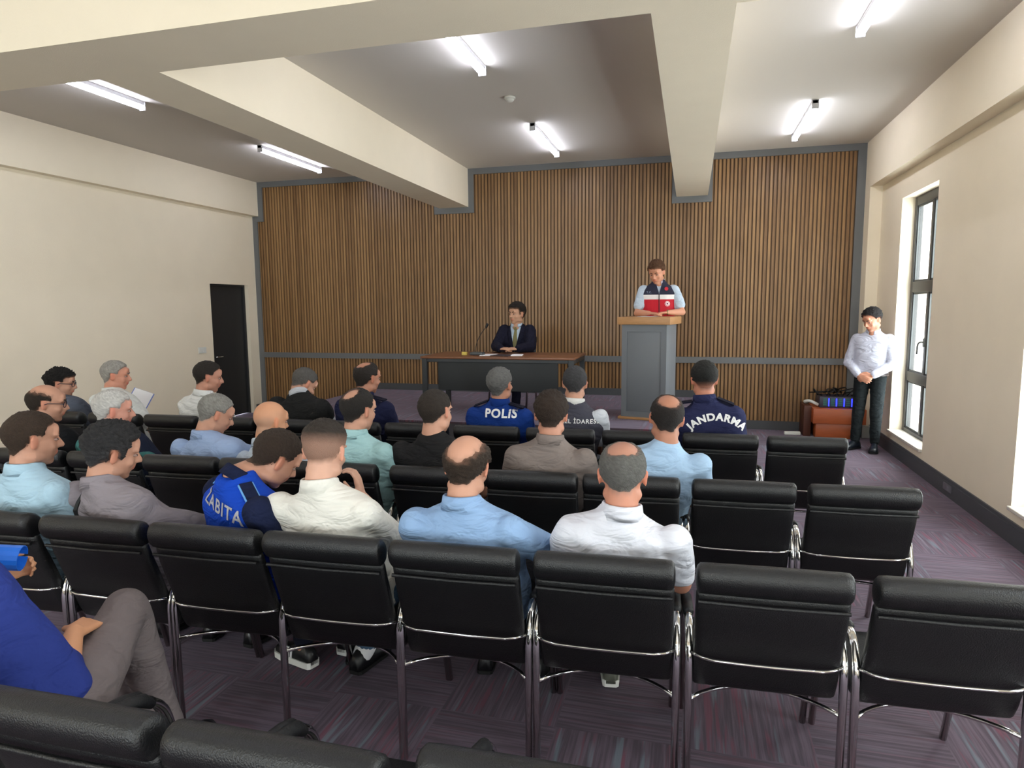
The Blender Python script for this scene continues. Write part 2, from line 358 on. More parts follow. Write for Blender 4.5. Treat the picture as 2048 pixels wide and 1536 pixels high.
def make_chair():
    root = empty('conference_chair', (0, 0, 0))
    hw = .229
    bk = [(-.082, .80), (-.066, .745), (-.045, .69), (-.012, .60), (.012, .53), (.03, .475), (.05, .435)]
    b = MB(); b.rings(sling(bk, [.035, .043, .046, .046, .044, .042, .04], hw))
    b.tube([(-hw+.006, -.112, .783), (0, -.115, .781), (hw-.006, -.112, .783)], .007, 8)
    autosmooth(b.build('backrest', LEATHER, root, recalc=True), 60)
    R = []
    for x, s in [(-hw-.002, .4), (-hw+.002, .8), (-hw+.01, .97), (-hw+.03, 1), (0, 1.03), (hw-.03, 1), (hw-.01, .97), (hw-.002, .8), (hw+.002, .4)]:
        R.append([(x, -.094+.048*s*math.cos(q)-.012*s*math.sin(q), .855+.054*s*math.sin(q)) for q in [2*PI*j/20 for j in range(20)]])
    autosmooth(MB().rings(R).build('headrest_roll', LEATHER, root, recalc=True), 60)
    sc = [(.075, .425), (.13, .42), (.22, .425), (.31, .43), (.40, .436), (.455, .43), (.485, .412)]
    autosmooth(MB().rings(sling(sc, [.045, .055, .06, .06, .06, .06, .05], hw)).build('seat', LEATHER, root, recalc=True), 60)
    for s in (-1, 1):
        x = .2425*s
        MB().tube(fillet([(x, 0, .003), (x, 0, .55), (x, .06, .645), (x, .34, .60), (x, .42, .54), (x, .56, .003)], .07, 7), .0135, 14).build('side_frame', CHROME, root, True)
        MB().tube([(x, .10, .645), (x, .112, .643), (x, .2, .629), (x, .30, .612), (x, .345, .596), (x, .375, .568)], [.012, .019, .020, .020, .0195, .015], 12).build('armrest_pad', PAD, root, True)
    n = 14
    MB().tube([(-.235+.47*i/n, -.012-.034*min(1, math.sin(PI*i/n)*2.4)**.6 if 0 < i < n else -.01, .557-.006*math.sin(PI*i/n)) for i in range(n+1)], .0055, 10).build('crossbar', CHROME, root, True)
    MB().tube([(-.235+.47*i/n, .17*math.sin(PI*i/n)**.8 if 0 < i < n else 0.0, .385-.03*math.sin(PI*i/n)) for i in range(n+1)], .0075, 10).build('stretcher', CHROME, root, True)
    return root
chair0 = make_chair(); used = [False]
def dup(root):
    r = root.copy(); C.objects.link(r)
    for ch in root.children:
        c = ch.copy(); C.objects.link(c); c.parent = r
    return r
def put_chair(x, y, label, z=0, rz=0, group=None):
    if used[0]: r = dup(chair0)
    else: r = chair0; used[0] = True
    r.location = (x, y, z); r.rotation_euler = (0, 0, rz); tag(r, label, 'chair', group)
    return r
post = dict(a=(2.205, .04), b=(3.26, .05), c=(4.415, .03))
RA = [(-2.78, 'under the man in the pale blue shirt with the dark brown crop'), (-2.26, 'under the man in the mauve grey shirt with the strap'), (-1.757, 'under the man in the bright blue vest with grey lettering'),
      (-1.27, 'under the young man in the white polo shirt'), (-.778, 'under the bald-crowned man in sky blue'), (-.265, 'under the grey-haired man in the white shirt'),
      (.26, 'standing empty, second from right in the second row from camera'), (.78, 'standing empty, rightmost in the second row from camera')]
RB = [(-4.26, 'at the far left of the third row from the camera'), (-3.75, 'under the man in glasses and a black shirt'), (-3.24, 'under the white-haired man in navy and teal'), (-2.736, 'under the man in light blue rubbing his brow'),
      (-2.25, 'under the bald man in the pale shirt'), (-1.80, 'under the man in the mint shirt'), (-1.26, 'under the man in the black t-shirt'), (-.752, 'under the man in the taupe shirt'),
      (-.267, 'under the man in the light blue t-shirt with a bald spot'), (.246, 'standing empty, second from right in the third row from camera'), (.758, 'standing empty, rightmost in the third row from camera')]
RC = [(-4.92, 'under the curly-haired man in glasses and slate shirt'), (-4.38, 'under the grey-haired man in white by the left wall'), (-3.86, 'under the dark-haired man in white before the dark door'), (-3.36, 'standing empty between the white shirt and the black vest'),
      (-2.87, 'under the man bowed in a black vest'), (-2.36, 'under the man in navy uniform with epaulettes'), (-1.85, 'standing empty between the navy uniform and the blue jacket'), (-1.34, 'under the man in the blue police jacket'),
      (-.83, 'under the man in the grey vest with white sleeves'), (-.32, 'standing empty between the grey vest and the navy lettered shirt'), (.19, 'under the man in the navy gendarme shirt'),
      (.70, 'standing empty, rightmost in the row nearest the stage')]
for key, R_ in (('a', RA), ('b', RB), ('c', RC)):
    y0, s = post[key]
    for x, l in R_: put_chair(x+(.0 if key != 'c' or x < .5 else -.0), y0+s*x, 'black chrome-framed chair '+l, 0, s, 'chairs in the audience rows')
for x, l in ((-1.77, 'at the bottom left corner, under the man in the royal blue shirt'), (-1.26, 'in the nearest row, largest at the bottom left'), (-.755, 'in the nearest row, third from the bottom left corner'), (-.245, 'in the nearest row, cut off by the bottom edge centre')):
    put_chair(x, 1.115+(.055 if x > -.5 else 0), 'black chrome-framed chair '+l, 0, .01, 'chairs in the audience rows')

# ---------------------------------------------------------------- people
SKIN = attr_mat('skin', .5, .05, 300, .35); HAIRM = attr_mat('hair', .65, .9, 330, .3)
EYEW = mat('eye_white', (168, 140, 128), .4); EYED = mat('eye_dark', (30, 20, 16), .25); BROW = mat('brow', (40, 30, 24), .8)
def cloth(name, c):
    nm = 'cloth_'+name
    if nm in _m: return _m[nm]
    m, t, p = nt(nm); col = lin(c); k = .86; p.inputs['Base Color'].default_value = (col[0]*k, col[1]*k, col[2]*k, 1)
    p.inputs['Roughness'].default_value = .88; p.inputs['Specular IOR Level'].default_value = .2
    tc = t.nodes.new('ShaderNodeTexCoord'); mp = t.nodes.new('ShaderNodeMapping'); mp.inputs['Scale'].default_value = (1, 1, 1.9); mp.inputs['Rotation'].default_value = (0, .5, 0)
    t.links.new(tc.outputs['Object'], mp.inputs[0]); n = N(t, 'ShaderNodeTexNoise', Scale=6.5, Detail=2.5, Distortion=1.6); t.links.new(mp.outputs[0], n.inputs['Vector'])
    n2 = N(t, 'ShaderNodeTexNoise', Scale=22, Detail=2, Distortion=.8); t.links.new(mp.outputs[0], n2.inputs['Vector'])
    ad = N(t, 'ShaderNodeMath', operation='MULTIPLY_ADD'); ad.inputs[1].default_value = .14; t.links.new(n2.outputs[0], ad.inputs[0]); t.links.new(n.outputs[0], ad.inputs[2])
    b = N(t, 'ShaderNodeBump', Strength=.6, Distance=.04); t.links.new(ad.outputs[0], b.inputs['Height']); t.links.new(b.outputs[0], p.inputs['Normal'])
    _m[nm] = m; return m
def fuse(name, mb, vox, smooth=4, fac=.5):
    me = mb.mesh(name); o = bpy.data.objects.new('tmp', me); C.objects.link(o)
    m = o.modifiers.new('r', 'REMESH'); m.mode = 'VOXEL'; m.voxel_size = vox; m.use_smooth_shade = True
    s = o.modifiers.new('s', 'SMOOTH'); s.iterations = smooth; s.factor = fac
    dg = bpy.context.evaluated_depsgraph_get(); ev = o.evaluated_get(dg); r = bpy.data.meshes.new_from_object(ev, depsgraph=dg); r.name = name
    bpy.data.objects.remove(o, do_unlink=True); bpy.data.meshes.remove(me)
    return r
def coords(me):
    a = np.empty(len(me.vertices)*3, 'f'); me.vertices.foreach_get('co', a); return a.reshape(-1, 3)
def wrinkle(me, amp, seed, sc=(7, 7, 16), m_=None):
    co = coords(me); nr = np.empty(len(me.vertices)*3, 'f'); me.vertices.foreach_get('normal', nr); nr = nr.reshape(-1, 3)
    d = np.array([noise.noise((p[0]*sc[0]+p[2]*5+seed, p[1]*sc[1]+seed, p[2]*sc[2]+p[0]*6)) for p in co.tolist()])
    d = np.where(d > 0, d, d*.4)+.35*np.abs(np.array([noise.noise((p[0]*3+seed, p[2]*3, p[1]*3)) for p in co.tolist()]))
    co = co+nr*(d*amp)[:, None]; me.vertices.foreach_set('co', co.astype('f').ravel()); me.update()
def headmat(h, yaw, pitch, roll, sc=1.0):
    return Matrix.Translation(h) @ Matrix.Rotation(-math.radians(yaw), 4, 'Z') @ Matrix.Rotation(-math.radians(pitch), 4, 'X') @ Matrix.Rotation(math.radians(roll), 4, 'Y') @ Matrix.Scale(sc, 4)
def head_prims(b, HM, fat=1.0):
    P = lambda x, y, z: HM @ Vector((x, y, z)); R3 = HM.to_3x3()
    E = lambda c, r, ax=None, n=18: b.ell(P(*c), r, (R3 @ ax) if ax else R3, n)
    E((0, -.012, .032), (.076, .098, .088), n=24)
    E((0, .012, -.02), (.066*fat, .078, .075), n=22)
    E((0, .028, -.055), (.056*fat, .058, .052)); E((0, .056, -.092), (.028, .026, .02))
    for s in (-1, 1):
        E((.034*s, .058, -.028), (.026, .022, .024)); E((.048*s, .0, -.068), (.022*fat, .045, .024))
        E((.03*s, .078, .024), (.027, .014, .0095), Matrix.Rotation(-.12*s, 3, 'Y'))
        E((.0785*s, -.008, -.006), (.0075, .0175, .031), Matrix.Rotation(.38*s, 3, 'Z') @ Matrix.Rotation(-.15, 3, 'X'), 14)
        E((.084*s, -.014, .008), (.006, .012, .018), Matrix.Rotation(.5*s, 3, 'Z'), 12)
        E((.011*s, .094, -.029), (.009, .011, .008), n=10)
    b.cap(P(0, .085, .018), P(0, .108, -.024), .008, .0125)
    E((0, .082, .045), (.045, .012, .03)); E((0, .083, -.05), (.023, .014, .0075)); E((0, .081, -.061), (.02, .013, .0075))
def finger_chain(b, p, d, n, L, r, curl):
    """d direction, n palm normal (fingers curl towards n)"""
    seg = [.45, .32, .23]; a = 0; q = Vector(p)
    for i, s in enumerate(seg):
        a += curl*(.5 if i == 0 else 1.0); dd = d*math.cos(a)+n*math.sin(a); q2 = q+dd*L*s
        b.cap(q, q2, r*(1-.08*i), r*(1-.08*(i+1)), 10); q = q2
def hand(b, wr, d, n, side, curl=.5, sc=1.0):
    wr = Vector(wr); d = Vector(d).normalized(); n = Vector(n); n = (n-d*n.dot(d)).normalized(); s = d.cross(n)*side   # s towards thumb
    for k, o in enumerate((.027, .009, -.009, -.026)):
        b.cap(wr+d*.012*sc+s*o*.7*sc, wr+d*(.088-.004*abs(k-1))*sc+s*o*sc, .0145*sc, .0115*sc, 10)
    for o, L, r in ((.029, .072, .0085), (.0095, .08, .009), (-.0105, .075, .0085), (-.029, .058, .0075)):
        finger_chain(b, wr+d*.09*sc+s*o*sc, (d+s*o*2.2).normalized(), n, L*sc, r*sc, curl)
    q0 = wr+d*.02*sc+s*.024*sc+n*.006; q1 = q0+(d*.55+s*.65+n*.3).normalized()*.042*sc; q2 = q1+(d*.85+s*.25+n*.35).normalized()*.03*sc; q3 = q2+(d*.9+n*.35).normalized()*.024*sc
    b.cap(q0, q1, .0145*sc, .0115*sc, 10); b.cap(q1, q2, .0105*sc, .0098*sc, 10); b.cap(q2, q3, .0095*sc, .0078*sc, 10)
def torso_rings(J, g=1.0, sw=1.0, inf=0.0, t0=0.0, t1=1.0, n=28):
    p0, p1, p2 = Vector(J['pelvis']), Vector(J['mid']), Vector(J['nb'])
    pr = [(-.12, .10, .08, .02), (-.06, .158, .122, 0), (0, .172*g, .135*g, 0), (.22, .168*g, .135*g, .012*g), (.45, .168*g, .128*g, .012), (.66, .19*sw, .120, 0), (.78, .205*sw, .108, -.004), (.86, .195*sw, .09, -.008), (.92, .15, .076, -.008), (.97, .095, .068, -.004), (1.01, .07, .062, .0), (1.06, .058, .056, .004)]
    R = []; lat = Vector(J.get('lat', (1, 0, 0))).normalized()
    for t, a, bb, off in pr:
        if t < t0-.13 or t > t1+.07: continue
        if t < 0: c = p0+(p0-p1).normalized()*(-t)*.55; tg = (p1-p0).normalized()
        elif t <= 1: c = p0*(1-t)**2+(p1*2-(p0+p2)*.5+p1*0)*2*t*(1-t)*.5*1.0+p2*t*t if False else p0*(1-t)**2+p1*2*t*(1-t)+p2*t*t; tg = ((p1-p0)*(1-t)+(p2-p1)*t).normalized()
        else: c = p2+(p2-p1).normalized()*(t-1)*.5; tg = (p2-p1).normalized()
        tm = min(max(t, 0), 1); l0 = Vector((1, 0, 0)); l = (l0*(1-tm)+lat*tm).normalized(); l = (l-tg*l.dot(tg)).normalized(); f = tg.cross(l)
        ring = []
        for j in range(n):
            q = 2*PI*j/n; cx, sx = math.cos(q), math.sin(q); e = 2/2.4
            ring.append(c+f*off+l*(a+inf)*math.copysign(abs(cx)**e, cx)+f*(bb+inf)*math.copysign(abs(sx)**e, sx))
        R.append(ring)
    return R
def person(label, root, rz, J, st, rootz=0):
    root = Vector(root); o_seed = sum(map(ord, label)) % 97
    V = lambda k: Vector(J[k])
    HM = headmat(V('H'), J.get('hy', 0), J.get('hp', 0), J.get('hr', 0), J.get('hs', 1.0)); g = st.get('g', 1.0); sw = st.get('sw', 1.0); vox = st.get('vox', .008)
    # ---- body
    b = MB(); head_prims(b, HM, st.get('fat', 1.0)); nbv = V('nb')
    b.cap(HM @ Vector((0, -.028, -.05)), nbv+Vector((0, .01, .0)), .053*st.get('neck', 1), .062*st.get('neck', 1), 18)
    b.cap(HM @ Vector((0, -.02, -.075)), nbv+Vector((0, .03, -.02)), .048, .055, 18)
    b.rings(torso_rings(J, g*.95, sw*.94, -.012))
    for sd, k in ((1, 'R'), (-1, 'L')):
        sh, el, wr = V('sh'+k), V('el'+k), V('wr'+k); hp, kn, an = V('hip'+k), V('kn'+k), V('an'+k)
        b.cap(sh, el, .05, .038); b.cap(el, el+(wr-el)*.35, .04, .041); b.cap(el+(wr-el)*.35, wr, .041, .026)
        b.cap(hp, kn, .072, .05); b.cap(kn, kn+(an-kn)*.35, .048, .052); b.cap(kn+(an-kn)*.35, an, .052, .034)
        td = Vector(J.get('toe'+k, (0.05*sd, 1, 0))).normalized(); b.cap(an+Vector((0, 0, -.045)), an+td*.12+Vector((0, 0, -.06)), .033, .026)
        hd = J.get('hd'+k) or (wr-el).normalized(); hn = J.get('hn'+k, (0, 0, -1)); hand(b, wr, hd, hn, sd if J.get('flip'+k) is None else J['flip'+k], J.get('cu'+k, .45))
    me = fuse('person', b, vox, 3)
    body = link('person', me, SKIN, None, True); body.location = root; body.rotation_euler = (0, 0, rz)
    tag(body, label, 'person')
    # ---- hair mask in head space
    hs = st['hair']; inv = HM.inverted()
    base_c = np.array(lin(hs['c'])[:3]); grey = np.array(lin(hs.get('g', (170, 168, 165)))[:3]); gw = hs.get('gw', 0); sk = np.array(lin(st.get('skin', (196, 146, 122)))[:3])
    fz = hs.get('front', .07); lowb = hs.get('nape', -.075)
    ys = [-.14, -.07, -.035, -.018, .012, .022, .036, .06, .10]; zs = [lowb, lowb, -.05, .015 if not hs.get('long') else -.01, .022 if not hs.get('long') else -.01, .012 if not hs.get('burn') else -.02, .05, fz, fz+.01]
    def mask(p):
        x, y, z = p; jit = .007*noise.noise((x*60, y*60, z*60+o_seed))
        zb = np.interp(y, ys, zs)
        if y < -.03: zb += max(0, abs(x)-.03)*.45
        if abs(x) > .04 and y > .03: zb += (abs(x)-.04)*.4*hs.get('temple', .3)
        if hs.get('bald') == 'all':
            zb = max(zb, -1); m = min(1, max(0, (z-zb-jit)/.012)); top = .035-.25*min(0, y+.02)*0 + (0 if y > -.03 else -.0)
            return m*min(1, max(0, (top-z+jit*2)/.03))*.6
        m = min(1, max(0, (z-zb-jit)/(.03 if y < -.03 else .014)))
        bs_ = hs.get('spot')
        if bs_:
            (cy, cz, ry, rx_) = bs_; dd = math.sqrt((x/rx_)**2+((y-cy)/ry)**2+((z-cz)/(.07 if ry > .07 else .048))**2); m *= min(1, max(hs.get('spotmin', 0), (dd-1+jit*20)/.45))
        return m
    co = coords(me); col = np.ones((len(co), 4), 'f'); Rm = np.array(inv); loc = co@Rm[:3, :3].T+Rm[:3, 3]
    beard = st.get('beard', .25); scalp_tint = st.get('scalp', .75); cl = base_c*(1-gw*.5)+grey*gw*.5  # strength of the short-hair colour mixed into the scalp skin
    for i, (x, y, z) in enumerate(loc.tolist()):
        c = sk
        if -.16 < z < .14 and abs(x) < .1 and abs(y) < .14:
            n_ = .5+.5*noise.noise((x*30, y*30, z*30)); c = sk*(.94+.12*n_)
            if y > .083 and -.068 < z < -.044 and abs(x) < .026: c = c*np.array((.95, .68, .68))
            elif z < -.03 and y > .0: c = c*(1-beard*min(1, (-.03-z)/.03)*(.6+.4*n_))
            if abs(x) > .076 and abs(y) < .03: c = c*np.array((1.06, .86, .82))
            if abs(x) < .075 or z > .03:
                m = mask((x, y, z)); c = c*(1-m*scalp_tint)+cl*m*scalp_tint
        col[i, :3] = c
    at = me.color_attributes.new('Col', 'FLOAT_COLOR', 'POINT'); at.data.foreach_set('color', col.ravel())
    # ---- hair
    bv = BVHTree.FromPolygons([v.co for v in me.vertices], [p.vertices[:] for p in me.polygons]); cc = Vector((0, -.01, .02)); n1, n2 = (56, 80) if vox < .0075 else (36, 54)
    vs = []; cs = []; ms = []; t_top = hs.get('t', .012); t_side = hs.get('ts', .006); messy = hs.get('messy', .3)
    for i in range(n1+1):
        ph = PI*.86*i/n1+.001
        for j in range(n2):
            th = 2*PI*j/n2; d = Vector((math.sin(ph)*math.cos(th), math.sin(ph)*math.sin(th), math.cos(ph)))
            w0 = HM @ cc; hit = bv.ray_cast(w0, HM.to_3x3() @ d); r = hit[3] if hit[0] is not None else .1
            r = min(r, .125); p = cc+d*r; m = mask(p)
            if abs(p.x) > .0755 and p.z < .03 and abs(p.y) < .035: m = 0; r = .074
            f = min(1, max(0, (p.z+.02)/.07)); f = f*f*(3-2*f); t = t_side+(t_top-t_side)*f
            if hs.get('fade'): t *= min(1, max(.15, (p.z-hs['fade'])/.05))
            nn = noise.noise((d.x*9+o_seed, d.y*9, d.z*9)); n3 = noise.noise((d.x*28, d.y*28+o_seed, d.z*28))
            n4 = noise.noise((d.x*45, d.y*45+o_seed, d.z*30)); t = t*(1+messy*nn+messy*.6*n3+.15*n4)+(hs.get('quiff', 0)*max(0, p.z-.05)*12*max(0, p.y+.02)*8)
            vs.append(HM @ (cc+d*(r+t*m-.012*(1-m)**2))); ms.append(m)
            gmix = gw*(1-.5*f*hs.get('topdark', 0)) + .35*gw*n3; gmix = min(1, max(0, gmix)); c = base_c*(1-gmix)+grey*gmix
            thin = min(1, m*1.3)*(1 if not hs.get('fade') else min(1, max(.25, (p.z-hs['fade'])/.05))); c = c*(.8+.4*(.5+.5*n3)+.35*n4); c = c*thin+sk*.8*(1-thin)
            cs.append((*c, 1))
    F = [(i*n2+j, (i+1)*n2+j, (i+1)*n2+(j+1) % n2, i*n2+(j+1) % n2) for i in range(n1) for j in range(n2)]+[tuple(range(n2)), tuple(n1*n2+j for j in range(n2-1, -1, -1))]
    F = [f for f in F if max(ms[i] for i in f) > .02]
    hm = bpy.data.meshes.new('hair'); hm.from_pydata(vs, [], F); hm.update(); a2 = hm.color_attributes.new('Col', 'FLOAT_COLOR', 'POINT'); a2.data.foreach_set('color', np.array(cs, 'f').ravel())
    link('hair', hm, HAIRM, body, True)
    # ---- eyes, brows
    for s in (-1, 1):
        b = MB(); R3 = HM.to_3x3(); c = HM @ Vector((.031*s, .0765, .004)); b.ell(c, (.013, .011, .006), R3, 12); b.ell(HM @ Vector((.031*s, .084, .0045)), (.0055, .0055, .0055), R3, 10, 1)
        b.build('eye', [EYEW, EYED], body, True)
        MB().tube([HM @ Vector((.013*s, .094, .027)), HM @ Vector((.03*s, .091, .032)), HM @ Vector((.05*s, .078, .028))], [.0035, .0045, .002], 8).build('eyebrow', mat('brow_%d_%d_%d' % tuple(hs['c']), tuple(int(v*.8) for v in hs['c']), .8), body, True)
    if st.get('glasses'):
        b = MB(); P = lambda x, y, z: HM @ Vector((x, y, z))
        for s in (-1, 1):
            b.tube([P(.033*s+.025*math.cos(q), .100-.15*abs(.033*s+.025*math.cos(q)), .003+.019*math.sin(q)) for q in [2*PI*j/20 for j in range(21)]], .0024, 8)
            b.tube([P(.058*s, .092, .01), P(.079*s, .06, .012), P(.083*s, .01, .012), P(.083*s, -.015, .0)], .0024, 8)
        b.tube([P(-.009, .098, .006), P(0, .102, .009), P(.009, .098, .006)], .0024, 8); b.build('spectacles', mat('glasses_frame', (38, 26, 44), .35), body, True)
    # ---- clothes
    sh = st['shirt']; top = cloth(*sh['m']); bld = {}
    cv = .0095 if vox < .0075 else .012
    def sleeves(b, mode, extra=0):
        for k in 'RL':
            s_, e_, w_ = V('sh'+k), V('el'+k), V('wr'+k); tor = st.get('arm', 1)
            if mode == 'short': b.cap(s_, s_+(e_-s_)*.66, .064*tor+extra, .062*tor+extra)
            elif mode in ('long', 'rolled'):
                b.cap(s_, e_, .066*tor+extra, .054+extra); b.cap(e_, e_+(w_-e_)*(.93 if mode == 'long' else .3), .054+extra, .04+extra if mode == 'long' else .05)
            elif mode == 'cap': b.cap(s_, s_+(e_-s_)*.22, .066*tor+extra, .066*tor+extra)
    def torso_cloth(name, inf, mode, m, amp=.007, cut=None, t0=0, trim_neck=True):
        b = MB(); b.rings(torso_rings(J, g, sw, inf, t0)); sleeves(b, mode, inf-.004 if inf > .01 else 0)
        me = fuse(name, b, cv, 9); wrinkle(me, amp, o_seed+inf*100)
        bm = bmesh.new(); bm.from_mesh(me); nd = (nbv-V('mid')).normalized()
        dele = [f for f in bm.faces if (f.calc_center_median()-nbv).dot(nd) > (.05 if inf > .01 else .034) and (f.calc_center_median()-nbv).length < .1]
        if cut: dele += [f for f in bm.faces if cut(f.calc_center_median())]
        bmesh.ops.delete(bm, geom=list(set(dele)), context='FACES')
        if cut:
            for v in bm.verts:
                if v.is_boundary and v.co.y > 0 and cut.zb < v.co.z < cut.zt:
                    w_ = cut.w0*(v.co.z-cut.zb)/(cut.zt-cut.zb)
                    if abs(abs(v.co.x)-w_) < .02: v.co.x = math.copysign(w_, v.co.x)
        bm.to_mesh(me); bm.free()
        o = link(name, me, m, body, True); bld[name] = o; return o
    so = torso_cloth(sh.get('name', 'shirt'), .004, sh.get('sleeve', 'short'), top, sh.get('amp', .010), None, st.get('t0', 0))
    outer = so
    if st.get('vest'):
        v = st['vest']; outer = torso_cloth(v.get('name', 'vest'), .016, v.get('sleeve', 'none'), v['m'] if not isinstance(v['m'], tuple) else cloth(*v['m']), .006, v.get('cut'))
    def collar(m, r=.067, hgt=.052, ext=.012, gap=0, name='collar', low=-.014):
        n = 30; ax = (((HM @ Vector((0, -.02, -.06)))-nbv).normalized()+(nbv-V('mid')).normalized()*.8).normalized(); lx = (Vector((1, 0, 0))-ax*ax.x).normalized(); fy = ax.cross(lx); R = []
        for q in [PI/2+gap+(2*PI-2*gap)*i/n for i in range(n+1)]:
            d = lx*math.cos(q)+fy*math.sin(q)*1.05; tall = hgt*(1-.25*max(0, math.sin(q))); o0 = nbv+ax*low+Vector((0, .008, 0))
            R.append([o0+d*(r+ext), o0+d*(r+.004)+ax*tall*.9, o0+d*(r-.001)+ax*tall, o0+d*(r-.005)+ax*tall*.9, o0+d*(r-.006)+ax*0])
        b = MB(); b.rings(R, True); return b.build(name, m, body, True, True)
    if st.get('collar', True): collar(cloth(*st.get('collar_m', sh['m'])), gap=st.get('cgap', .25))
    # trousers
    tb = MB(); tm = cloth(*st.get('trousers', ('dark_trousers', (34, 35, 42))))
    J2 = dict(J); tb.rings(torso_rings(J2, g*1.0, 1, .002)[:3])
    for k in 'RL':
        hp, kn, an = V('hip'+k), V('kn'+k), V('an'+k); lw = st.get('leg', 1); tb.cap(hp, kn, .088*lw, .068*lw); tb.cap(kn, an+(kn-an)*.08, .068*lw, .052*lw)
    me = fuse('trousers', tb, .011, 5); wrinkle(me, .007, o_seed+5); link('trousers', me, tm, body, True)
    # shoes
    shm = st.get('shoe', ('black', (22, 22, 24))); sole = mat('sole_'+st.get('sole', 'dark'), (235, 235, 230) if st.get('sole') == 'white' else (18, 18, 18), .5)
    for k, sd in (('R', 1), ('L', -1)):
        an = V('an'+k); td = Vector(J.get('toe'+k, (0.05*sd, 1, 0))).normalized(); z0 = an.z-.085; sdv = Vector((td.y, -td.x, 0)).normalized(); up_ = Vector((0, 0, 1)); R = []; S2 = []
        for u, w_, h_ in ((-.075, .022, .05), (-.065, .033, .075), (-.03, .037, .095), (.02, .04, .10), (.07, .044, .07), (.12, .049, .055), (.165, .044, .045), (.19, .025, .032)):
            c = Vector((an.x, an.y, z0))+td*u; R.append([c+sdv*w_*math.cos(q)+up_*(.018+(h_)*max(0, math.sin(q))**.8) for q in [PI*2*j/16 for j in range(16)]])
            S2.append([c+sdv*(w_+.003)*x_+up_*z_ for x_, z_ in ((-1, .002), (1, .002), (1.04, .034 if st.get('sole') == 'white' else .02), (-1.04, .034 if st.get('sole') == 'white' else .02))])
        so_ = MB().rings(R).build('shoe', mat('shoe_'+shm[0], shm[1], .35), body, True, True); autosmooth(MB().rings(S2).build('sole', sole, so_, recalc=True), 35)
        if st.get('stripes'):
            for q in (0, 1, 2):
                c = Vector((an.x, an.y, z0))+td*(.04+.022*q); bb = MB()
                for s_ in (-1, 1):
                    bb.tube([c+sdv*s_*.047+up_*.034, c+td*.004+sdv*s_*.043+up_*.05, c+td*.008+sdv*s_*.034+up_*.082], .0062, 6)
                bb.build('stripe', PAPER, so_, True)
        if st.get('sock'): MB().cap(an+Vector((0, 0, -.01)), an+(V('kn'+k)-an)*.28, .047, .054).build('sock', PAPER, body, True)
    body.update_tag(); return dict(o=body, HM=HM, outer=outer, parts=bld, collar=collar, J=J, root=root)
def bvh_of(o): return BVHTree.FromPolygons([v.co for v in o.data.vertices], [p.vertices[:] for p in o.data.polygons])
def lettering(P, text, org, right, upv, size, m, arc=0, bold=.05, name='lettering', face=(0, 1, 0)):
    """printed text wrapped on the outer garment; org = centre, in local space; projected along face"""
    cu = bpy.data.curves.new('t', 'FONT'); cu.body = text; cu.size = size; cu.offset = bold*size; cu.align_x = 'CENTER'; cu.space_character = 1.14
    o = bpy.data.objects.new('t', cu); C.objects.link(o); dg = bpy.context.evaluated_depsgraph_get(); me = bpy.data.meshes.new_from_object(o.evaluated_get(dg), depsgraph=dg)
    bpy.data.objects.remove(o, do_unlink=True); me.name = name; me.materials.clear()
    bm = bmesh.new(); bm.from_mesh(me)
    for _ in range(2): bmesh.ops.subdivide_edges(bm, edges=[e for e in bm.edges if e.calc_length() > .012], cuts=1)
    bmesh.ops.triangulate(bm, faces=bm.faces[:])
    bv = bvh_of(P['outer']); org = Vector(org); right = Vector(right).normalized(); upv = Vector(upv).normalized(); fdir = Vector(face).normalized()
    for v in bm.verts:
        x, y = v.co.x, v.co.y
        if arc: a = x/arc; x, y = (arc+y)*math.sin(a), (arc+y)*math.cos(a)-arc
        q = org+right*x+upv*y-fdir*.5; h = bv.ray_cast(q, fdir)
        v.co = (h[0]-fdir*.0035) if h[0] is not None else org+right*x+upv*y
    bm.to_mesh(me); bm.free(); return link(name, me, m, P['o'])
def band(P, pts, w, m, name, face=None, off=.004, th=.003, straight=False):
    """flat strap laid on the outer garment: pts = (point, outward direction)"""
    bv = bvh_of(P['outer']); L = []
    for p, d in pts:
        p = Vector(p); d = Vector(d).normalized(); h = bv.ray_cast(p+d*.4, -d); L.append((h[0] if h[0] is not None else p, d))
    if straight:
        a_, z_ = L[0][0], L[-1][0]; n_ = len(L)-1; d = L[0][1]; sh_ = max(((h_-(a_+(z_-a_)*(i/n_))).dot(d) for i, (h_, _) in enumerate(L)))
        L = [(a_+(z_-a_)*(i/n_)+d*sh_*(4*i*(n_-i)/n_**2*.4+.6), d) for i in range(n_+1)]
    R = []
    for i, (p, d) in enumerate(L):
        t = (L[min(i+1, len(L)-1)][0]-L[max(i-1, 0)][0]).normalized(); s = t.cross(d).normalized()
        R.append([p+d*off*.2-s*w/2, p+d*off*.2+s*w/2, p+d*(off+th)+s*w/2, p+d*(off+th)-s*w/2])
    return MB().rings(R).build(name, m, P['o'], False, True)

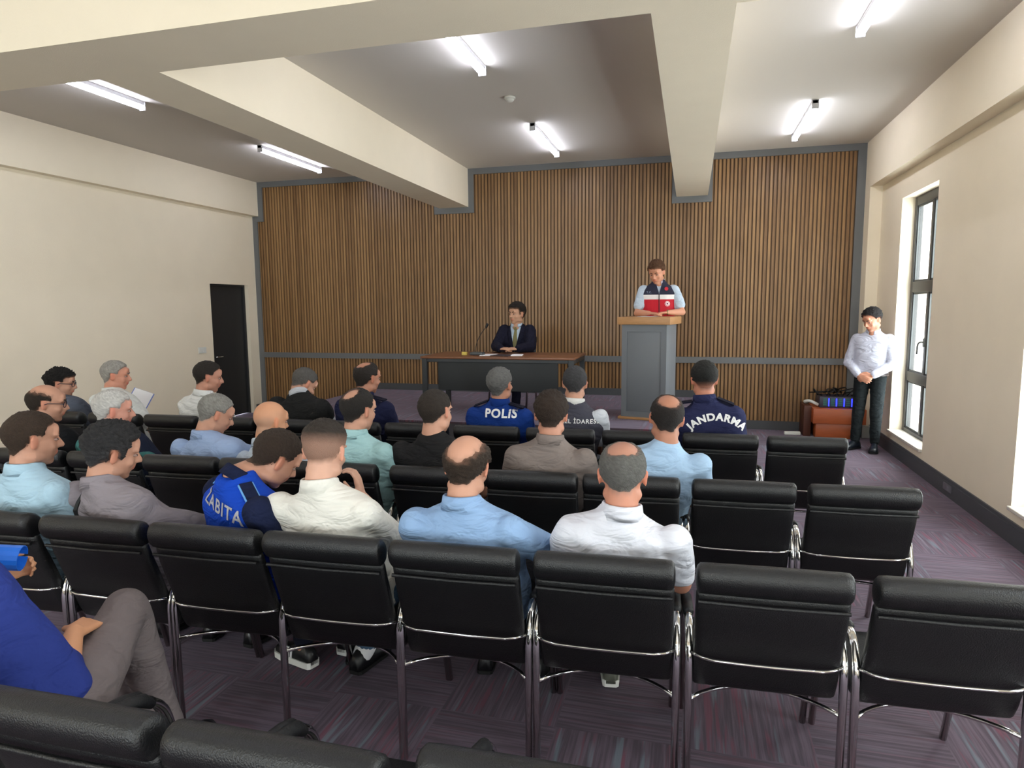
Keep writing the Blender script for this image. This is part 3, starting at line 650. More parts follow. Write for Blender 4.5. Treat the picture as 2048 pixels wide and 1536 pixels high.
def seated(row, cx, Hw, hy, hp=5, hr=0, fwd=0, **kw):
    """joints for an audience member; Hw = world head centre, cx chair centre"""
    if row == '0': py = 1.115+.27
    else: y0, s = post[row]; py = y0+s*cx+.27
    root = Vector((cx, py+fwd*.3, 0)); h = Vector(Hw)-root
    a = math.radians(hy); pf = math.radians(hp)
    kk = .03+.13*math.sin(pf); nb = h+Vector((-kk*math.sin(a)*.8, -kk*math.cos(a)*.9-.008, -.128*math.cos(pf)**.8))
    if 'nbw' in kw: nb = Vector(kw['nbw'])-root
    tw = math.radians(kw.get('twist', hy*.15)); lat = Vector((math.cos(tw), -math.sin(tw), kw.get('tilt', 0))); sw = kw.get('swid', .182)
    J = dict(H=h, hy=hy, hp=hp, hr=hr, pelvis=(0, 0, .535), mid=(nb.x*.35, -.06+fwd*.25+nb.y*.3, .74), nb=nb, lat=lat)
    c = nb+Vector((0, 0, kw.get('shz', -.092)))
    J['shR'] = c+lat*sw; J['shL'] = c-lat*sw
    ez = kw.get('ez', .70)
    J['elR'] = kw.get('elR', (J['shR'].x*.6+.115, J['shR'].y+.13, ez)); J['elL'] = kw.get('elL', (J['shL'].x*.6-.115, J['shL'].y+.13, ez))
    J['wrR'] = kw.get('wrR', (.07, .27, .665)); J['wrL'] = kw.get('wrL', (-.07, .29, .665))
    J['hdR'] = kw.get('hdR', (-.5, .8, -.25)); J['hdL'] = kw.get('hdL', (.5, .8, -.25)); J['hnR'] = kw.get('hnR', (0, 0, -1)); J['hnL'] = kw.get('hnL', (0, 0, -1))
    J['cuR'] = kw.get('cuR', .4); J['cuL'] = kw.get('cuL', .4)
    for k, s in (('R', 1), ('L', -1)):
        J['hip'+k] = (.09*s, .02, .545); J['kn'+k] = kw.get('kn'+k, (.15*s, .45, .53)); J['an'+k] = kw.get('an'+k, (.13*s, .42, .09)); J['toe'+k] = kw.get('toe'+k, (.15*s, 1, 0))
    return root, J
def look(H_, tx=-.9, ty=8.1): return math.degrees(math.atan2(tx-H_[0], ty-H_[1]))
BRN = (52, 40, 32); BLK = (28, 25, 24)
HW = dict(a1=(-2.794, 2.233, 1.150), a2=(-2.379, 2.250, 1.111), a3=(-1.70, 2.42, 1.078), a4=(-1.384, 2.290, 1.152), a5=(-.800, 2.313, 1.118), a6=(-.224, 2.336, 1.118),
b1=(-3.869, 3.207, 1.137), b2=(-3.384, 3.231, 1.105), b3=(-2.777, 3.381, 1.077), b4=(-2.394, 3.380, 1.051), b5=(-1.778, 3.311, 1.145), b6=(-1.328, 3.334, 1.148), b7=(-.695, 3.365, 1.151), b8=(-.109, 3.395, 1.147),
c1=(-5.137, 4.401, 1.096), c2=(-4.578, 4.418, 1.173), c3=(-3.698, 4.444, 1.175), c4=(-2.951, 4.616, 1.120), c5=(-2.328, 4.485, 1.190), c6=(-1.302, 4.516, 1.161), c7=(-.769, 4.532, 1.178), c8=(.091, 4.558, 1.221))
WHITECL = ('white', (232, 232, 230))
AUD = {}
def aud(key, cx, label, st, hp=6, dy=0, hr=0, **kw):
    h = HW[key]; st.setdefault('vox', .0065 if key[0] == 'a' else .008)
    root, J = seated(key[0], cx, h, look(h)+dy, hp, hr, **kw); AUD[key] = person(label, root, 0, J, st); return AUD[key]
#PEOPLE
aud('a1', -2.78, 'person in a pale blue shirt with brown crop, seated at the left edge', dict(shirt=dict(m=('pale_blue', (182, 214, 232))), hair=dict(c=(62, 48, 38), t=.012, ts=.007, spot=(-.075, .075, .02, .02), spotmin=.8), g=1.1, sw=1.1, fat=1.08, beard=.3, trousers=('navy', (30, 36, 56))), dy=12)
p = aud('a2', -2.26, 'person in a mauve grey shirt with a dark strap and wavy black hair', dict(shirt=dict(m=('mauve', (150, 142, 148)), sleeve='rolled'), hair=dict(c=BLK, g=(120, 120, 124), gw=.2, topdark=1, t=.024, ts=.014, messy=.45, long=1, burn=1, front=.062), g=1.1, sw=1.08, trousers=('grey_tr', (70, 70, 76))), dy=20, hp=14, hr=6, tilt=-.1, elR=(.20, .14, .70), wrR=(.16, .36, .70), twist=14)
n_ = p['J']['nb']; p['strap'] = band(p, [(n_+Vector((-.085, .01, -.04)), (-.2, -.3, 1)), (n_+Vector((-.105, -.05, -.06)), (-.1, -1, .8)), (n_+Vector((-.105, -.05, -.11)), (0, -1, .2)), (n_+Vector((-.085, -.05, -.17)), (0, -1, 0)), (n_+Vector((-.05, -.05, -.24)), (0, -1, 0)), (n_+Vector((0, -.05, -.31)), (0, -1, 0))], .02, BLACK, 'bag_strap', off=.008)
p = aud('a3', -1.757, 'person in a bright blue vest lettered ZABITA, head bowed', dict(shirt=dict(m=('navy_shirt', (24, 32, 62)), sleeve='rolled'), vest=dict(m=('royal_vest', (22, 74, 196)), sleeve='none'), collar_m=('navy_shirt', (24, 32, 62)), hair=dict(c=(58, 46, 38), t=.013, ts=.008), g=1.12, sw=1.12, fat=1.1, beard=.15, trousers=('navy2', (24, 28, 44)), sole='white', stripes=1), dy=26, hp=36, hr=8, fwd=.1, nbw=(-1.795, 2.285, 1.02), twist=32, swid=.215, anL=(-.02, .24, .09), toeL=(-1, .35, 0), knL=(-.1, .42, .53))
LETG = mat('letter_grey', (180, 180, 186), .5, bump=.3, bs=900); LETW = mat('letter_white', (240, 240, 240), .5)
p = aud('a4', -1.31, 'person in a white polo shirt with a faded haircut, hand raised to the cheek', dict(shirt=dict(m=('white_polo', (238, 235, 226))), hair=dict(c=(56, 48, 42), t=.016, ts=.004, fade=.022, nape=-.05), sw=.96, g=.92, scalp=.55, skin=(206, 160, 138), trousers=('jeans', (84, 112, 140)), sock=1), hp=12, dy=-8, elR=(.15, .08, .72), wrR=(-.055, .12, .90), hdR=(-.2, -.05, 1), hnR=(-.8, -.2, 0), cuR=.7, anR=(-.17, .29, .09), knR=(.03, .45, .53), anL=(-.24, .36, .09))
aud('a5', -.778, 'person in a sky blue shirt with a large bald crown ringed by dark hair', dict(shirt=dict(m=('sky_blue', (150, 182, 222)), sleeve='rolled'), hair=dict(c=(54, 42, 33), t=.013, ts=.014, spot=(-.05, .085, .085, .054), messy=.5), g=1.1, sw=1.08, beard=.1, trousers=('dk', (30, 30, 36))), hp=16, dy=4, elR=(.33, .12, .70))
aud('a6', -.265, 'person in a white shirt with cropped grey hair thinning at the crown', dict(shirt=dict(m=('white_shirt', (232, 234, 244)), amp=.013), hair=dict(c=(84, 82, 78), g=(140, 140, 136), gw=.3, t=.009, ts=.005, nape=-.06, spot=(-.035, .105, .05, .045), spotmin=.35), g=1.1, sw=1.12, skin=(196, 136, 112), shoe=('grey', (96, 98, 88)), sole='white', trousers=('dk', (30, 30, 36))), hp=4, anL=(-.06, .44, .09), anR=(.14, .60, .09), dy=4)
aud('b1', -3.75, 'person in a black shirt and dark-rimmed glasses, hair receding', dict(shirt=dict(m=('black_shirt', (22, 23, 26))), hair=dict(c=(44, 36, 30), t=.01, ts=.01, spot=(.02, .10, .10, .065)), glasses=1, beard=.35, collar=False), dy=16)
p = aud('b2', -3.24, 'person with white hair in a navy jacket with teal shoulders', dict(shirt=dict(m=('teal', (74, 128, 124)), sleeve='long'), vest=dict(m=('navy_vest2', (32, 38, 58)), sleeve='none'), collar_m=('navy_vest2', (32, 38, 58)), hair=dict(c=(190, 184, 176), g=(222, 220, 216), gw=.6, t=.014, ts=.01, front=.065), skin=(208, 148, 128), beard=0, fat=1.05), dy=16)
aud('b3', -2.736, 'person in a light blue shirt rubbing the brow, short grey hair', dict(shirt=dict(m=('light_blue', (166, 188, 226)), amp=.013), hair=dict(c=(112, 108, 102), g=(170, 168, 162), gw=.5, t=.011, ts=.006), g=1.15, sw=1.15, fat=1.05), dy=18, hp=24, fwd=.15, elR=(.30, .26, .74), wrR=(.16, .27, .95), hdR=(-.3, -.1, 1), hnR=(-.9, .1, 0), cuR=.6)
aud('b4', -2.30, 'bald person with grey stubble round the head in a pale shirt', dict(shirt=dict(m=('pale_white_blue', (206, 218, 232))), hair=dict(c=(150, 146, 140), t=.002, ts=.002, bald='all'), skin=(206, 150, 116), beard=.1, scalp=.4, sw=.9, g=.9), hp=10, dy=8)
aud('b5', -1.80, 'person in a mint green shirt with black hair and a small bald crown', dict(shirt=dict(m=('mint', (176, 216, 218))), hair=dict(c=(40, 36, 33), t=.012, ts=.008, spot=(-.06, .09, .036, .032), spotmin=.15), g=1.15, sw=1.1, fat=1.06), dy=12)
aud('b6', -1.29, 'person in a black t-shirt with short dark hair', dict(shirt=dict(m=('black_tee', (34, 33, 34))), collar=False, hair=dict(c=(48, 40, 34), t=.01, ts=.007, nape=-.07), g=1.1, sw=1.12, fat=1.06), dy=10, hr=-5)
aud('b7', -.74, 'person in a taupe collared shirt with tousled dark brown hair', dict(shirt=dict(m=('taupe', (138, 126, 120))), hair=dict(c=(52, 40, 32), t=.016, ts=.010, messy=.55), g=1.15, sw=1.15, skin=(190, 136, 112)), hp=8)
aud('b8', -.19, 'person in a light blue t-shirt with a bald crown in black hair', dict(shirt=dict(m=('lt_blue_tee', (176, 206, 236))), collar=False, hair=dict(c=(38, 33, 31), t=.01, ts=.007, spot=(-.055, .095, .052, .044)), g=1.05, sw=1.06, skin=(176, 122, 98)), hp=8, hr=5, dy=4, swid=.16)
aud('c1', -4.95, 'person in glasses and a slate shirt with curly black hair', dict(shirt=dict(m=('slate', (92, 98, 112))), hair=dict(c=BLK, t=.024, ts=.012, messy=.8, front=.055), glasses=1, beard=.3), dy=8, fwd=.1)
aud('c2', -4.44, 'person with grey hair in a white shirt before the left wall', dict(shirt=dict(m=('white_b', (234, 236, 232))), hair=dict(c=(140, 134, 126), g=(190, 186, 178), gw=.5, t=.012, ts=.008), skin=(206, 144, 120), beard=.05), dy=12)
aud('c3', -3.80, 'person in a white shirt with short dark hair, seated in front of the dark door', dict(shirt=dict(m=('white_c', (238, 238, 236))), hair=dict(c=(44, 38, 33), t=.014, ts=.008), sw=1.05, skin=(190, 136, 114)), dy=12, hp=10, tilt=.05)
aud('c4', -2.87, 'person bowed forward in a black vest over grey sleeves', dict(shirt=dict(m=('grey_sleeve', (198, 200, 206)), sleeve='long'), vest=dict(m=('black_vest', (36, 36, 36)), sleeve='cap'), collar=True, collar_m=('grey_sleeve', (198, 200, 206)), hair=dict(c=(78, 74, 70), g=(130, 128, 124), gw=.2, t=.011, ts=.007), g=1.15, sw=1.15), hp=36, fwd=.12, dy=-2, nbw=(-2.93, 4.5, 1.045), swid=.2)
p = aud('c5', -2.36, 'person in a navy uniform shirt with epaulettes and a bald crown', dict(shirt=dict(m=('navy_uni', (30, 34, 66)), sleeve='long'), hair=dict(c=(40, 34, 30), t=.011, ts=.008, spot=(-.045, .10, .045, .038)), sw=1.12, g=1.05, skin=(178, 124, 100)), dy=4)
p = aud('c6', -1.34, 'person in a blue jacket lettered POLIS, grey hair swept up, head tipped back', dict(shirt=dict(m=('police_blue', (22, 58, 136)), sleeve='long'), hair=dict(c=(80, 78, 76), g=(170, 170, 168), gw=.22, t=.015, ts=.008, messy=.4), g=1.12, sw=1.2, skin=(186, 132, 108)), hp=-6, dy=10, hr=0)
aud('c7', -.83, 'person in a dark grey lettered vest over white sleeves', dict(shirt=dict(m=('white_d', (226, 232, 242)), sleeve='short'), vest=dict(m=('grey_vest', (76, 76, 88)), sleeve='none'), collar_m=WHITECL, hair=dict(c=(44, 42, 42), g=(110, 112, 118), gw=.2, t=.01, ts=.007), g=1.05, sw=1.1, arm=.9), hp=8, dy=-2)
aud('c8', .19, 'person in a navy shirt lettered JANDARMA with cropped black hair', dict(shirt=dict(m=('jandarma_navy', (42, 46, 82)), sleeve='rolled'), hair=dict(c=(30, 30, 28), t=.014, ts=.007, fade=-.055), g=1.12, sw=1.18, skin=(186, 124, 100)), hp=6, dy=6)
def wl(k, x, y, z): return Vector((x, y, z))-AUD[k]['root']
n_ = AUD['a3']['J']['nb']; lettering(AUD['a3'], 'ZABITA', n_+Vector((.032, 0, -.12)), (.85, -.53, -.2), (.1, 0, 1), .078, LETG, bold=.022, face=(.53, .85, 0))
lettering(AUD['c6'], 'POLiS', wl('c6', -1.275, 4.4, .945), (1, 0, 0), (0, 0, 1), .082, LETW, bold=.035)
lettering(AUD['c8'], 'JANDARMA', wl('c8', .175, 4.4, .975), (1, 0, 0), (0, 0, 1), .064, LETW, arc=.22, bold=.045)
lettering(AUD['c7'], 'İL ÖZEL İDARESİ', wl('c7', -.76, 4.38, .927), (1, 0, 0), (0, 0, 1), .04, LETW, bold=.02)
# epaulettes
def epaulette(P, m, edge=None):
    J = P['J']; nb = J['nb']
    for k, s in (('R', 1), ('L', -1)):
        shp = Vector(J['sh'+k]); a = nb+(shp-nb)*.42; c = nb+(shp-nb)*.98; q = [(a+(c-a)*u+Vector((0, 0, .02)), (0.15*s, -.15, 1)) for u in (0, .25, .5, .75, 1)]
        e = band(P, q, .05, m, 'epaulette', off=.006, th=.004, straight=True)
        if edge: band(P, q, .062, edge, 'epaulette_edging', off=.003, th=.003, straight=True)
epaulette(AUD['a3'], cloth('navy_shirt', (24, 32, 62)), mat('epaulette_blue', (110, 170, 230), .6))
epaulette(AUD['c5'], cloth('ep_navy', (18, 20, 40))); epaulette(AUD['c6'], cloth('ep_navy', (18, 20, 40))); epaulette(AUD['c8'], cloth('ep_navy', (18, 20, 40)))

# ---- front-left man, mostly outside the frame
root = Vector((-1.80, 1.385, 0))
J = dict(H=(-.36, .0, 1.13), hy=15, hp=5, pelvis=(0, 0, .535), mid=(-.14, -.06, .74), nb=(-.34, -.04, .99), lat=(1, 0, .0), shR=(-.19, .0, .87), shL=(-.50, -.04, .91), elR=(.05, .03, .645), elL=(-.46, .12, .72),
         wrR=(-.04, .16, .72), wrL=(-.56, .30, .78), hdR=(-.25, .85, -.1), hdL=(.2, .9, .1), hnR=(-.3, .1, -1), hnL=(1, 0, 0), cuR=.95, cuL=1.0, hipR=(.09, .02, .545), hipL=(-.09, .02, .545), knR=(-.11, .42, .665), knL=(-.2, .44, .53), anR=(-.03, .50, .13), anL=(-.2, .42, .09), toeR=(.1, 1, 0), toeL=(-.15, 1, 0))
FL = person('person at the bottom left edge in royal blue shirt and taupe trousers', root, 0, J, dict(shirt=dict(m=('royal_shirt', (46, 62, 140)), sleeve='rolled'), hair=dict(c=BRN), vox=.006, skin=(204, 148, 112), trousers=('taupe_tr', (124, 114, 114)), arm=1.1, leg=1.12))
b = MB(); R = []
for i in range(17):
    q = 2*PI*i/16*.96; rr = .042+.004*i/16
    R.append([(-.1, rr*math.cos(q), rr*math.sin(q)), (.12, rr*math.cos(q), rr*math.sin(q)), (.12, (rr-.003)*math.cos(q), (rr-.003)*math.sin(q)), (-.1, (rr-.003)*math.cos(q), (rr-.003)*math.sin(q))])
o = b.rings(R).build('rolled_folder', mat('blue_folder', (30, 110, 220), .4), None, False, True); o.location = (-2.35, 1.66, .875); o.rotation_euler = (0, .15, .5)
tag(o, 'rolled bright blue folder held at the left edge of the photo', 'folder')

# ---- stage: table, microphone, papers
t = empty('conference_table', (-2.12, 7.55, ST)); tag(t, 'wooden topped table with black metal legs and black front panel on the stage', 'table')
X0, X1, Y0, Y1, ZT = -.9, .9, -.42, .42, .73
autosmooth(MB().bevbox(X0, X1, Y0, Y1, ZT-.025, ZT, .004).build('tabletop', DESKW, t))
for sx in (-1, 1):
    for sy in (-1, 1): MB().bevbox(sx*.86-.03, sx*.86+.03, sy*.38-.02, sy*.38+.02, 0.001, ZT-.025, .004).build('leg', mat('table_leg', (44, 47, 50), .4), t)
    MB().bevbox(sx*.86-.03, sx*.86+.03, -.36, .36, ZT-.075, ZT-.026, .004).build('side_rail', mat('table_leg', (44, 47, 50), .4), t)
MB().bevbox(-.83, .83, -.395, -.365, ZT-.065, ZT-.026, .004).build('front_rail', mat('table_leg', (44, 47, 50), .4), t)
MB().bevbox(-.73, .70, -.30, -.282, ZT-.40, ZT-.06, .003).build('modesty_panel', BLACKP, t)
for x in (-.6, .58): MB().bevbox(x-.015, x+.015, -.28, -.26, ZT-.42, ZT-.026, .003).build('panel_bracket', BLACK, t)
TZ = ST+ZT
m = empty('table_microphone', (-2.42, 7.42, TZ)); tag(m, 'black gooseneck microphone on the table left of the seated man', 'microphone')
autosmooth(MB().bevbox(-.08, .08, -.06, .06, .001, .035, .012).build('base', mat('mic_base', (70, 74, 76), .4), m))
pts = [Vector((-.03+.14*u**2, .02, .03+.30*u)) for u in [i/10 for i in range(11)]]
MB().tube(pts, .004, 8).build('gooseneck', BLACK, m, True); MB().cap(pts[-1], pts[-1]+Vector((.01, 0, .025)), .015, .017).build('windscreen', BLACK, m, True)
def sheet(name, x, y, w_, d_, rz, mtl, label, cat, h=.004, z=TZ, grp=None):
    o = MB().bevbox(-w_/2, w_/2, -d_/2, d_/2, 0, h, min(.001, h*.3), seg=1).build(name, mtl); o.location = (x, y, z+.001); o.rotation_euler = (0, 0, rz); return tag(o, label, cat, grp)
sheet('paper', -2.27, 7.42, .21, .29, .2, PAPER, 'white papers on the table beside the microphone base', 'paper')
sheet('folder', -2.09, 7.38, .22, .28, -.1, mat('dark_folder', (50, 38, 44), .5), 'dark open folder on the table in front of the seated man', 'folder', .008)
sheet('notebook', -1.93, 7.40, .13, .18, .15, PAPER, 'small white notebook with a dark pen at the seated man’s left hand', 'notebook', .012)
o = MB().bevbox(-.03, .03, -.02, .02, 0, .035, .003).build('yellow_box', mat('yellow_card', (214, 190, 90), .5)); o.location = (-2.57, 7.40, TZ+.001); tag(o, 'small yellow box at the left of the microphone on the table', 'box')
put_chair(-2.18, 8.40, 'black chrome-framed chair behind the stage table under the suited man', ST, PI)

# suit man
def vcut(w0, zt, zb, front=.0):
    def f(c): return c.y > front and zb < c.z < zt and abs(c.x) < w0*(c.z-zb)/(zt-zb)
    f.w0, f.zt, f.zb = w0, zt, zb
    return f
ROT = PI
hz = 1.66-ST
J = dict(hs=1.08, H=(0, .0, hz-.045), hy=26, hp=2, pelvis=(0, 0, .535), mid=(0, -.06, .74), nb=(0, -.02, hz-.185), lat=(1, 0, 0), shR=(.165, -.02, hz-.25), shL=(-.165, -.02, hz-.25), elR=(.225, .16, .80), elL=(-.225, .16, .80), wrR=(.11, .37, .785), wrL=(-.11, .37, .785),
         hdR=(-1, .3, 0), hdL=(1, .3, 0), hnR=(0, -.3, -1), hnL=(0, -.3, -1), cuR=.5, cuL=.5, hipR=(.09, .02, .545), hipL=(-.09, .02, .545), knR=(.12, .45, .53), knL=(-.12, .45, .53), anR=(.1, .44, .09), anL=(-.1, .44, .09))
SM = person('person in a navy suit and olive tie seated behind the stage table', (-2.13, 8.15, ST), ROT, J, dict(shirt=dict(m=('pale_shirt', (196, 214, 232)), sleeve='long'), vest=dict(name='suit_jacket', sleeve='long', m=('navy_suit', (26, 26, 44)), cut=vcut(.085, hz-.13, hz-.52)), hair=dict(c=(34, 27, 22), t=.022, ts=.01, messy=.35, front=.06, burn=1), vox=.007, sw=.98, skin=(196, 150, 122), trousers=('navy_suit', (26, 26, 44)), collar_m=('pale_shirt', (196, 214, 232)), cgap=.4, beard=.12))
bv = bvh_of(SM['parts']['shirt']); R = []
for z, w_ in ((hz-.205, .016), (hz-.225, .02), (hz-.245, .016), (hz-.32, .024), (hz-.40, .03), (hz-.47, .034), (hz-.53, .034)):
    h = bv.ray_cast(Vector((0, .6, z)), Vector((0, -1, 0))); y = (h[0].y if h[0] is not None else .1)+.004; th = .014 if z > hz-.24 else .006
    R.append([(-w_, y, z), (w_, y, z), (w_*.8, y+th, z), (-w_*.8, y+th, z)])
MB().rings(R).build('tie', mat('olive_tie', (112, 106, 62), .5, bump=.3, bs=200), SM['o'], False, True)
for s in (-1, 1):
    R = []
    for z, x in ((hz-.20, .075), (hz-.27, .068), (hz-.34, .05), (hz-.42, .028), (hz-.50, .008)):
        h = bvh_of(SM['outer']).ray_cast(Vector((s*(x+.022), .6, z)), Vector((0, -1, 0))); y = (h[0].y if h[0] is not None else .1)+.002
        R.append([(s*x, y, z), (s*(x+.045*min(1, (hz-.12-z)/.16)*(1 if z > hz-.45 else .5)), y-.008, z), (s*(x+.045*min(1, (hz-.12-z)/.16)*(1 if z > hz-.45 else .5)), y, z), (s*x, y+.008, z)])
    MB().rings(R).build('lapel', cloth('navy_suit', (26, 26, 44)), SM['o'], True, True)

# podium
TH = math.radians(-12)
pd = empty('lectern', (-.46, 7.78, ST), TH); tag(pd, 'grey lectern with a wooden top and base on the stage', 'lectern')
autosmooth(MB().bevbox(-.29, .29, -.24, .26, 0.001, .03, .004).build('base_plate', WOODTOP, pd))
autosmooth(MB().bevbox(-.255, .255, -.21, .23, .03, 1.08, .004).build('body', PODM, pd))
b = MB()
for q in ((-.255, -.195, .03, 1.075), (.195, .255, .03, 1.075), (-.195, .195, 1.0, 1.075), (-.195, .195, .03, .09)): b.box(q[0], q[1], -.222, -.21, q[2], q[3])
b.build('front_frame', PODM, pd)
autosmooth(MB().bevbox(-.30, .30, -.26, .28, 1.08, 1.165, .005).build('top', WOODTOP, pd))
# speaker
J = dict(hs=1.08, H=(.03, .04, 1.675), hy=22, hp=24, pelvis=(0, 0, .98), mid=(0, -.0, 1.22), nb=(0, -.03, 1.56), lat=(1, 0, 0), shR=(.175, -.02, 1.465), shL=(-.175, -.02, 1.465), elR=(.25, .08, 1.20), elL=(-.27, .08, 1.21), wrR=(.12, .26, 1.205), wrL=(-.09, .27, 1.21),
         hdR=(-.8, .5, -.05), hdL=(.9, .3, -.05), hnR=(0, 0, -1), hnL=(0, 0, -1), cuR=.3, cuL=.35, hipR=(.09, 0, .95), hipL=(-.09, 0, .95), knR=(.1, .03, .52), knL=(-.1, .03, .52), anR=(.11, 0, .09), anL=(-.11, 0, .09))
def tri_mat():
    m, t, p = nt('navy_white_red_vest'); tc = t.nodes.new('ShaderNodeTexCoord'); s = t.nodes.new('ShaderNodeSeparateXYZ'); t.links.new(tc.outputs['Object'], s.inputs[0])
    mr = t.nodes.new('ShaderNodeMapRange'); mr.inputs[1].default_value = 1.1; mr.inputs[2].default_value = 1.6; t.links.new(s.outputs[2], mr.inputs[0])
    cr = t.nodes.new('ShaderNodeValToRGB'); cr.color_ramp.interpolation = 'CONSTANT'; e = cr.color_ramp.elements; e[0].color = lin((190, 16, 38)); e[1].position = (1.36-1.1)/.5; e[1].color = lin((232, 228, 226)); n = e.new((1.415-1.1)/.5); n.color = lin((30, 32, 54))
    t.links.new(mr.outputs[0], cr.inputs[0]); t.links.new(cr.outputs[0], p.inputs['Base Color']); p.inputs['Roughness'].default_value = .8; return m
SPK = person('person standing at the lectern in a navy, white and red vest, reading downwards', (-.38, 8.14, ST), PI+.1, J, dict(shirt=dict(m=('pale_short', (204, 220, 236)), sleeve='short'), vest=dict(m=tri_mat(), cut=vcut(.06, 1.64, 1.43)), hair=dict(c=(92, 62, 40), t=.016, ts=.009, messy=.35, front=.062), vox=.007, sw=1.08, g=1.05, arm=1.12, skin=(206, 146, 116), collar_m=('pale_col', (214, 206, 222)), cgap=.35, beard=.1))
def disc_on(P, x, z, r, m, name, face=(0, -1, 0), lift=.004, ring=None):
    bv = bvh_of(P['outer']); V = []; n = 24; F = []
    for k, rr in enumerate((r, r*.5, 0.0005) if not ring else (r, ring)):
        for j in range(n):
            q = 2*PI*j/n; h = bv.ray_cast(Vector((x+rr*math.cos(q), .6, z+rr*math.sin(q))), Vector((0, -1, 0))); y = (h[0].y if h[0] is not None else .12)+lift; V.append((x+rr*math.cos(q), y, z+rr*math.sin(q)))
    for k in range(len(V)//n-1):
        for j in range(n): F.append((k*n+j, k*n+(j+1) % n, (k+1)*n+(j+1) % n, (k+1)*n+j))
    return MB().add(V, F).build(name, m, P['o'], True)
RED = mat('emblem_red', (200, 30, 48), .6)
disc_on(SPK, -.095, 1.31, .03, LETW, 'emblem'); disc_on(SPK, -.095, 1.31, .025, RED, 'emblem_ring', lift=.0055, ring=.019); disc_on(SPK, -.095, 1.31, .011, mat('emblem_dark', (120, 60, 80), .6), 'emblem_centre', lift=.006)
disc_on(SPK, -.085, 1.485, .022, RED, 'red_badge', lift=.005)
lettering(SPK, 'T.C.', (.115, 0, 1.435), (-1, 0, 0), (0, 0, 1), .03, mat('letter_pale', (150, 165, 185), .5), bold=.01, face=(0, -1, 0))
MB().tube([(-.006, .17, z) for z in (1.13, 1.43)], .004, 6)
R = []
bv = bvh_of(SPK['outer'])
zz = [1.12+.03*i for i in range(11)]; pts = []
for z in zz:
    h = bv.ray_cast(Vector((0, .6, z)), Vector((0, -1, 0)))
    if h[0] is not None: pts.append((0, h[0].y+.002, z))
MB().tube(pts, .005, 6).build('zip', BLACK, SPK['o'], True)
wrl = Vector(J['wrL']); MB().tube([wrl+Vector((.0, .0, 0))+Vector((.028*0, .03*math.cos(q), .03*math.sin(q))) for q in [2*PI*j/16 for j in range(17)]], .006, 8).build('wristwatch', mat('watch_gold', (170, 160, 120), .3, 1), SPK['o'], True)
sheet('speech_paper', -.47, 7.86, .21, .28, TH+PI, PAPER, 'sheet of paper on top of the lectern', 'paper', .002, ST+1.165)

# standing man
J = dict(hs=1.06, H=(.0, .06, 1.525), hy=24, hp=24, pelvis=(0, 0, .92), mid=(0, .0, 1.12), nb=(0, -.02, 1.395), lat=(1, 0, 0), shR=(.165, -.02, 1.30), shL=(-.165, -.02, 1.30), elR=(.235, .04, 1.03), elL=(-.235, .04, 1.03), wrR=(.07, .215, .90), wrL=(-.075, .215, .905),
         hdR=(-.75, .35, -.35), hdL=(.8, .3, -.3), hnR=(-.2, -1, -.2), hnL=(.2, -1, -.2), cuR=.5, cuL=.45, hipR=(.085, 0, .88), hipL=(-.085, 0, .88), knR=(.1, .03, .49), knL=(-.09, .03, .49), anR=(.13, .0, .09), anL=(-.08, .0, .09), toeR=(.45, 1, 0), toeL=(-.2, 1, 0))
SD = person('person standing by the window in a white shirt, hands clasped', (2.02, 8.46, 0), math.radians(152), J, dict(shirt=dict(m=('white_e', (200, 202, 218)), sleeve='long', amp=.008), hair=dict(c=(26, 22, 22), t=.016, ts=.007, fade=-.05, front=.076, messy=.55, temple=.1, quiff=.008), vox=.007, sw=.98, t0=.1, arm=1.05, skin=(190, 132, 106), cgap=.35, trousers=('black_tr', (30, 36, 38)), shoe=('black_leather', (20, 26, 34))))
R = []
for rg in torso_rings(J, 1, 1, .012)[2:3]:
    for dz in (-.03, .004): R.append([p_+Vector((0, 0, dz)) for p_ in rg])
MB().rings(R).build('belt', mat('belt', (40, 26, 26), .4), SD['o'], True)

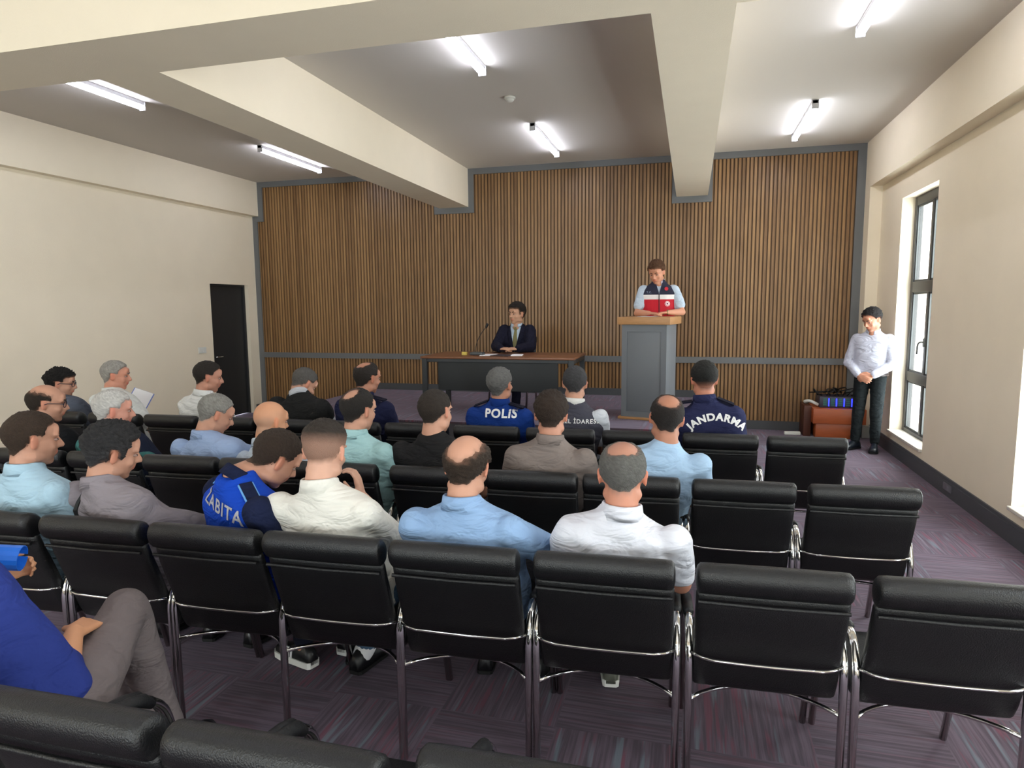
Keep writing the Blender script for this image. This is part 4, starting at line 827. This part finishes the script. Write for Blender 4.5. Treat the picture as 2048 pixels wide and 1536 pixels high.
# cabinet with amplifier
c = empty('low_cabinet', (1.845, 9.13, 0)); tag(c, 'low orange-brown wooden cabinet against the slatted wall in the right corner', 'cabinet')
autosmooth(MB().bevbox(-.31, .31, -.03, .45, .19, .385, .006).build('drawer_front', CABW, c)); autosmooth(MB().bevbox(-.27, .25, .0, .43, .001, .19, .005).build('plinth', CABW, c))
autosmooth(MB().bevbox(-.40, -.31, .1, .44, .001, .40, .004).build('side_panel', mat('dark_cab_side', (84, 44, 30), .5), c))
a = empty('amplifier', (1.84, 9.25, .387)); tag(a, 'black rack amplifier with blue and green indicator lights on the low cabinet', 'amplifier')
autosmooth(MB().bevbox(-.22, .22, -.05, .25, .001, .14, .006).build('casing', mat('amp_case', (48, 46, 62), .4), a))
for i in range(4):
    x = -.11+.09*i
    MB().box(x-.006, x+.006, -.056, -.049, .02, .12).build('blue_light', glow('blue_led', (30, 40, 255), 3.0), a)
    for z in (.035, .06, .085, .11): MB().box(x-.065, x-.02, -.053, -.049, z-.007, z+.007).build('port_strip', mat('green_port', (30, 110, 100), .4), a)
random.seed(3)
b = MB()
for i in range(9):
    x = 1.62+.05*i; z = .532; pts = [Vector((x, 9.33, z)), Vector((x+random.uniform(-.1, .1), 9.30, z+random.uniform(.03, .12))), Vector((x+random.uniform(-.15, .15), 9.42, z+random.uniform(.02, .1))), Vector((x+random.uniform(-.2, .1), 9.5, z+.01))]
    b.tube(fillet(pts, .06), .008, 8)
tag(b.build('cable_tangle', BLACK, None, True), 'tangle of black cables on top of the amplifier', 'cables', kind='stuff')
o = MB().tube(fillet([(1.62, 9.26, .41), (1.52, 9.3, .46), (1.46, 9.36, .44), (1.5, 9.4, .42)], .05), .02, 8).build('white_adapter', WHITE, None, True); tag(o, 'white plug adapter with cable on the left end of the low cabinet', 'adapter')
o = MB().bevbox(-.10, .10, -.025, .025, .001, .045, .008).build('power_strip', WHITE); o.location = (1.32, 9.28, 0); o.rotation_euler = (0, 0, .1); tag(o, 'white power strip lying on the floor left of the low cabinet', 'power strip')
o = MB().bevbox(-.05, .05, -.03, .03, .001, .16, .006).build('junction_box', mat('pale_box', (176, 176, 172), .5)); o.location = (2.19, 9.26, 0); tag(o, 'small pale grey box on the floor right of the low cabinet', 'box')

o = MB().bevbox(-.09, .09, -.006, .006, -.14, .14, .003).build('document', mat('doc_blue', (110, 130, 200), .6)); o.location = (-4.72, 4.75, .88); o.rotation_euler = (-.5, .35, .3); tag(o, 'white and blue document held up between the curly-haired and grey-haired men', 'document')
MB().bevbox(-.08, .085, -.009, -.006, -.135, .138, .001, seg=1).build('page', PAPER, o)
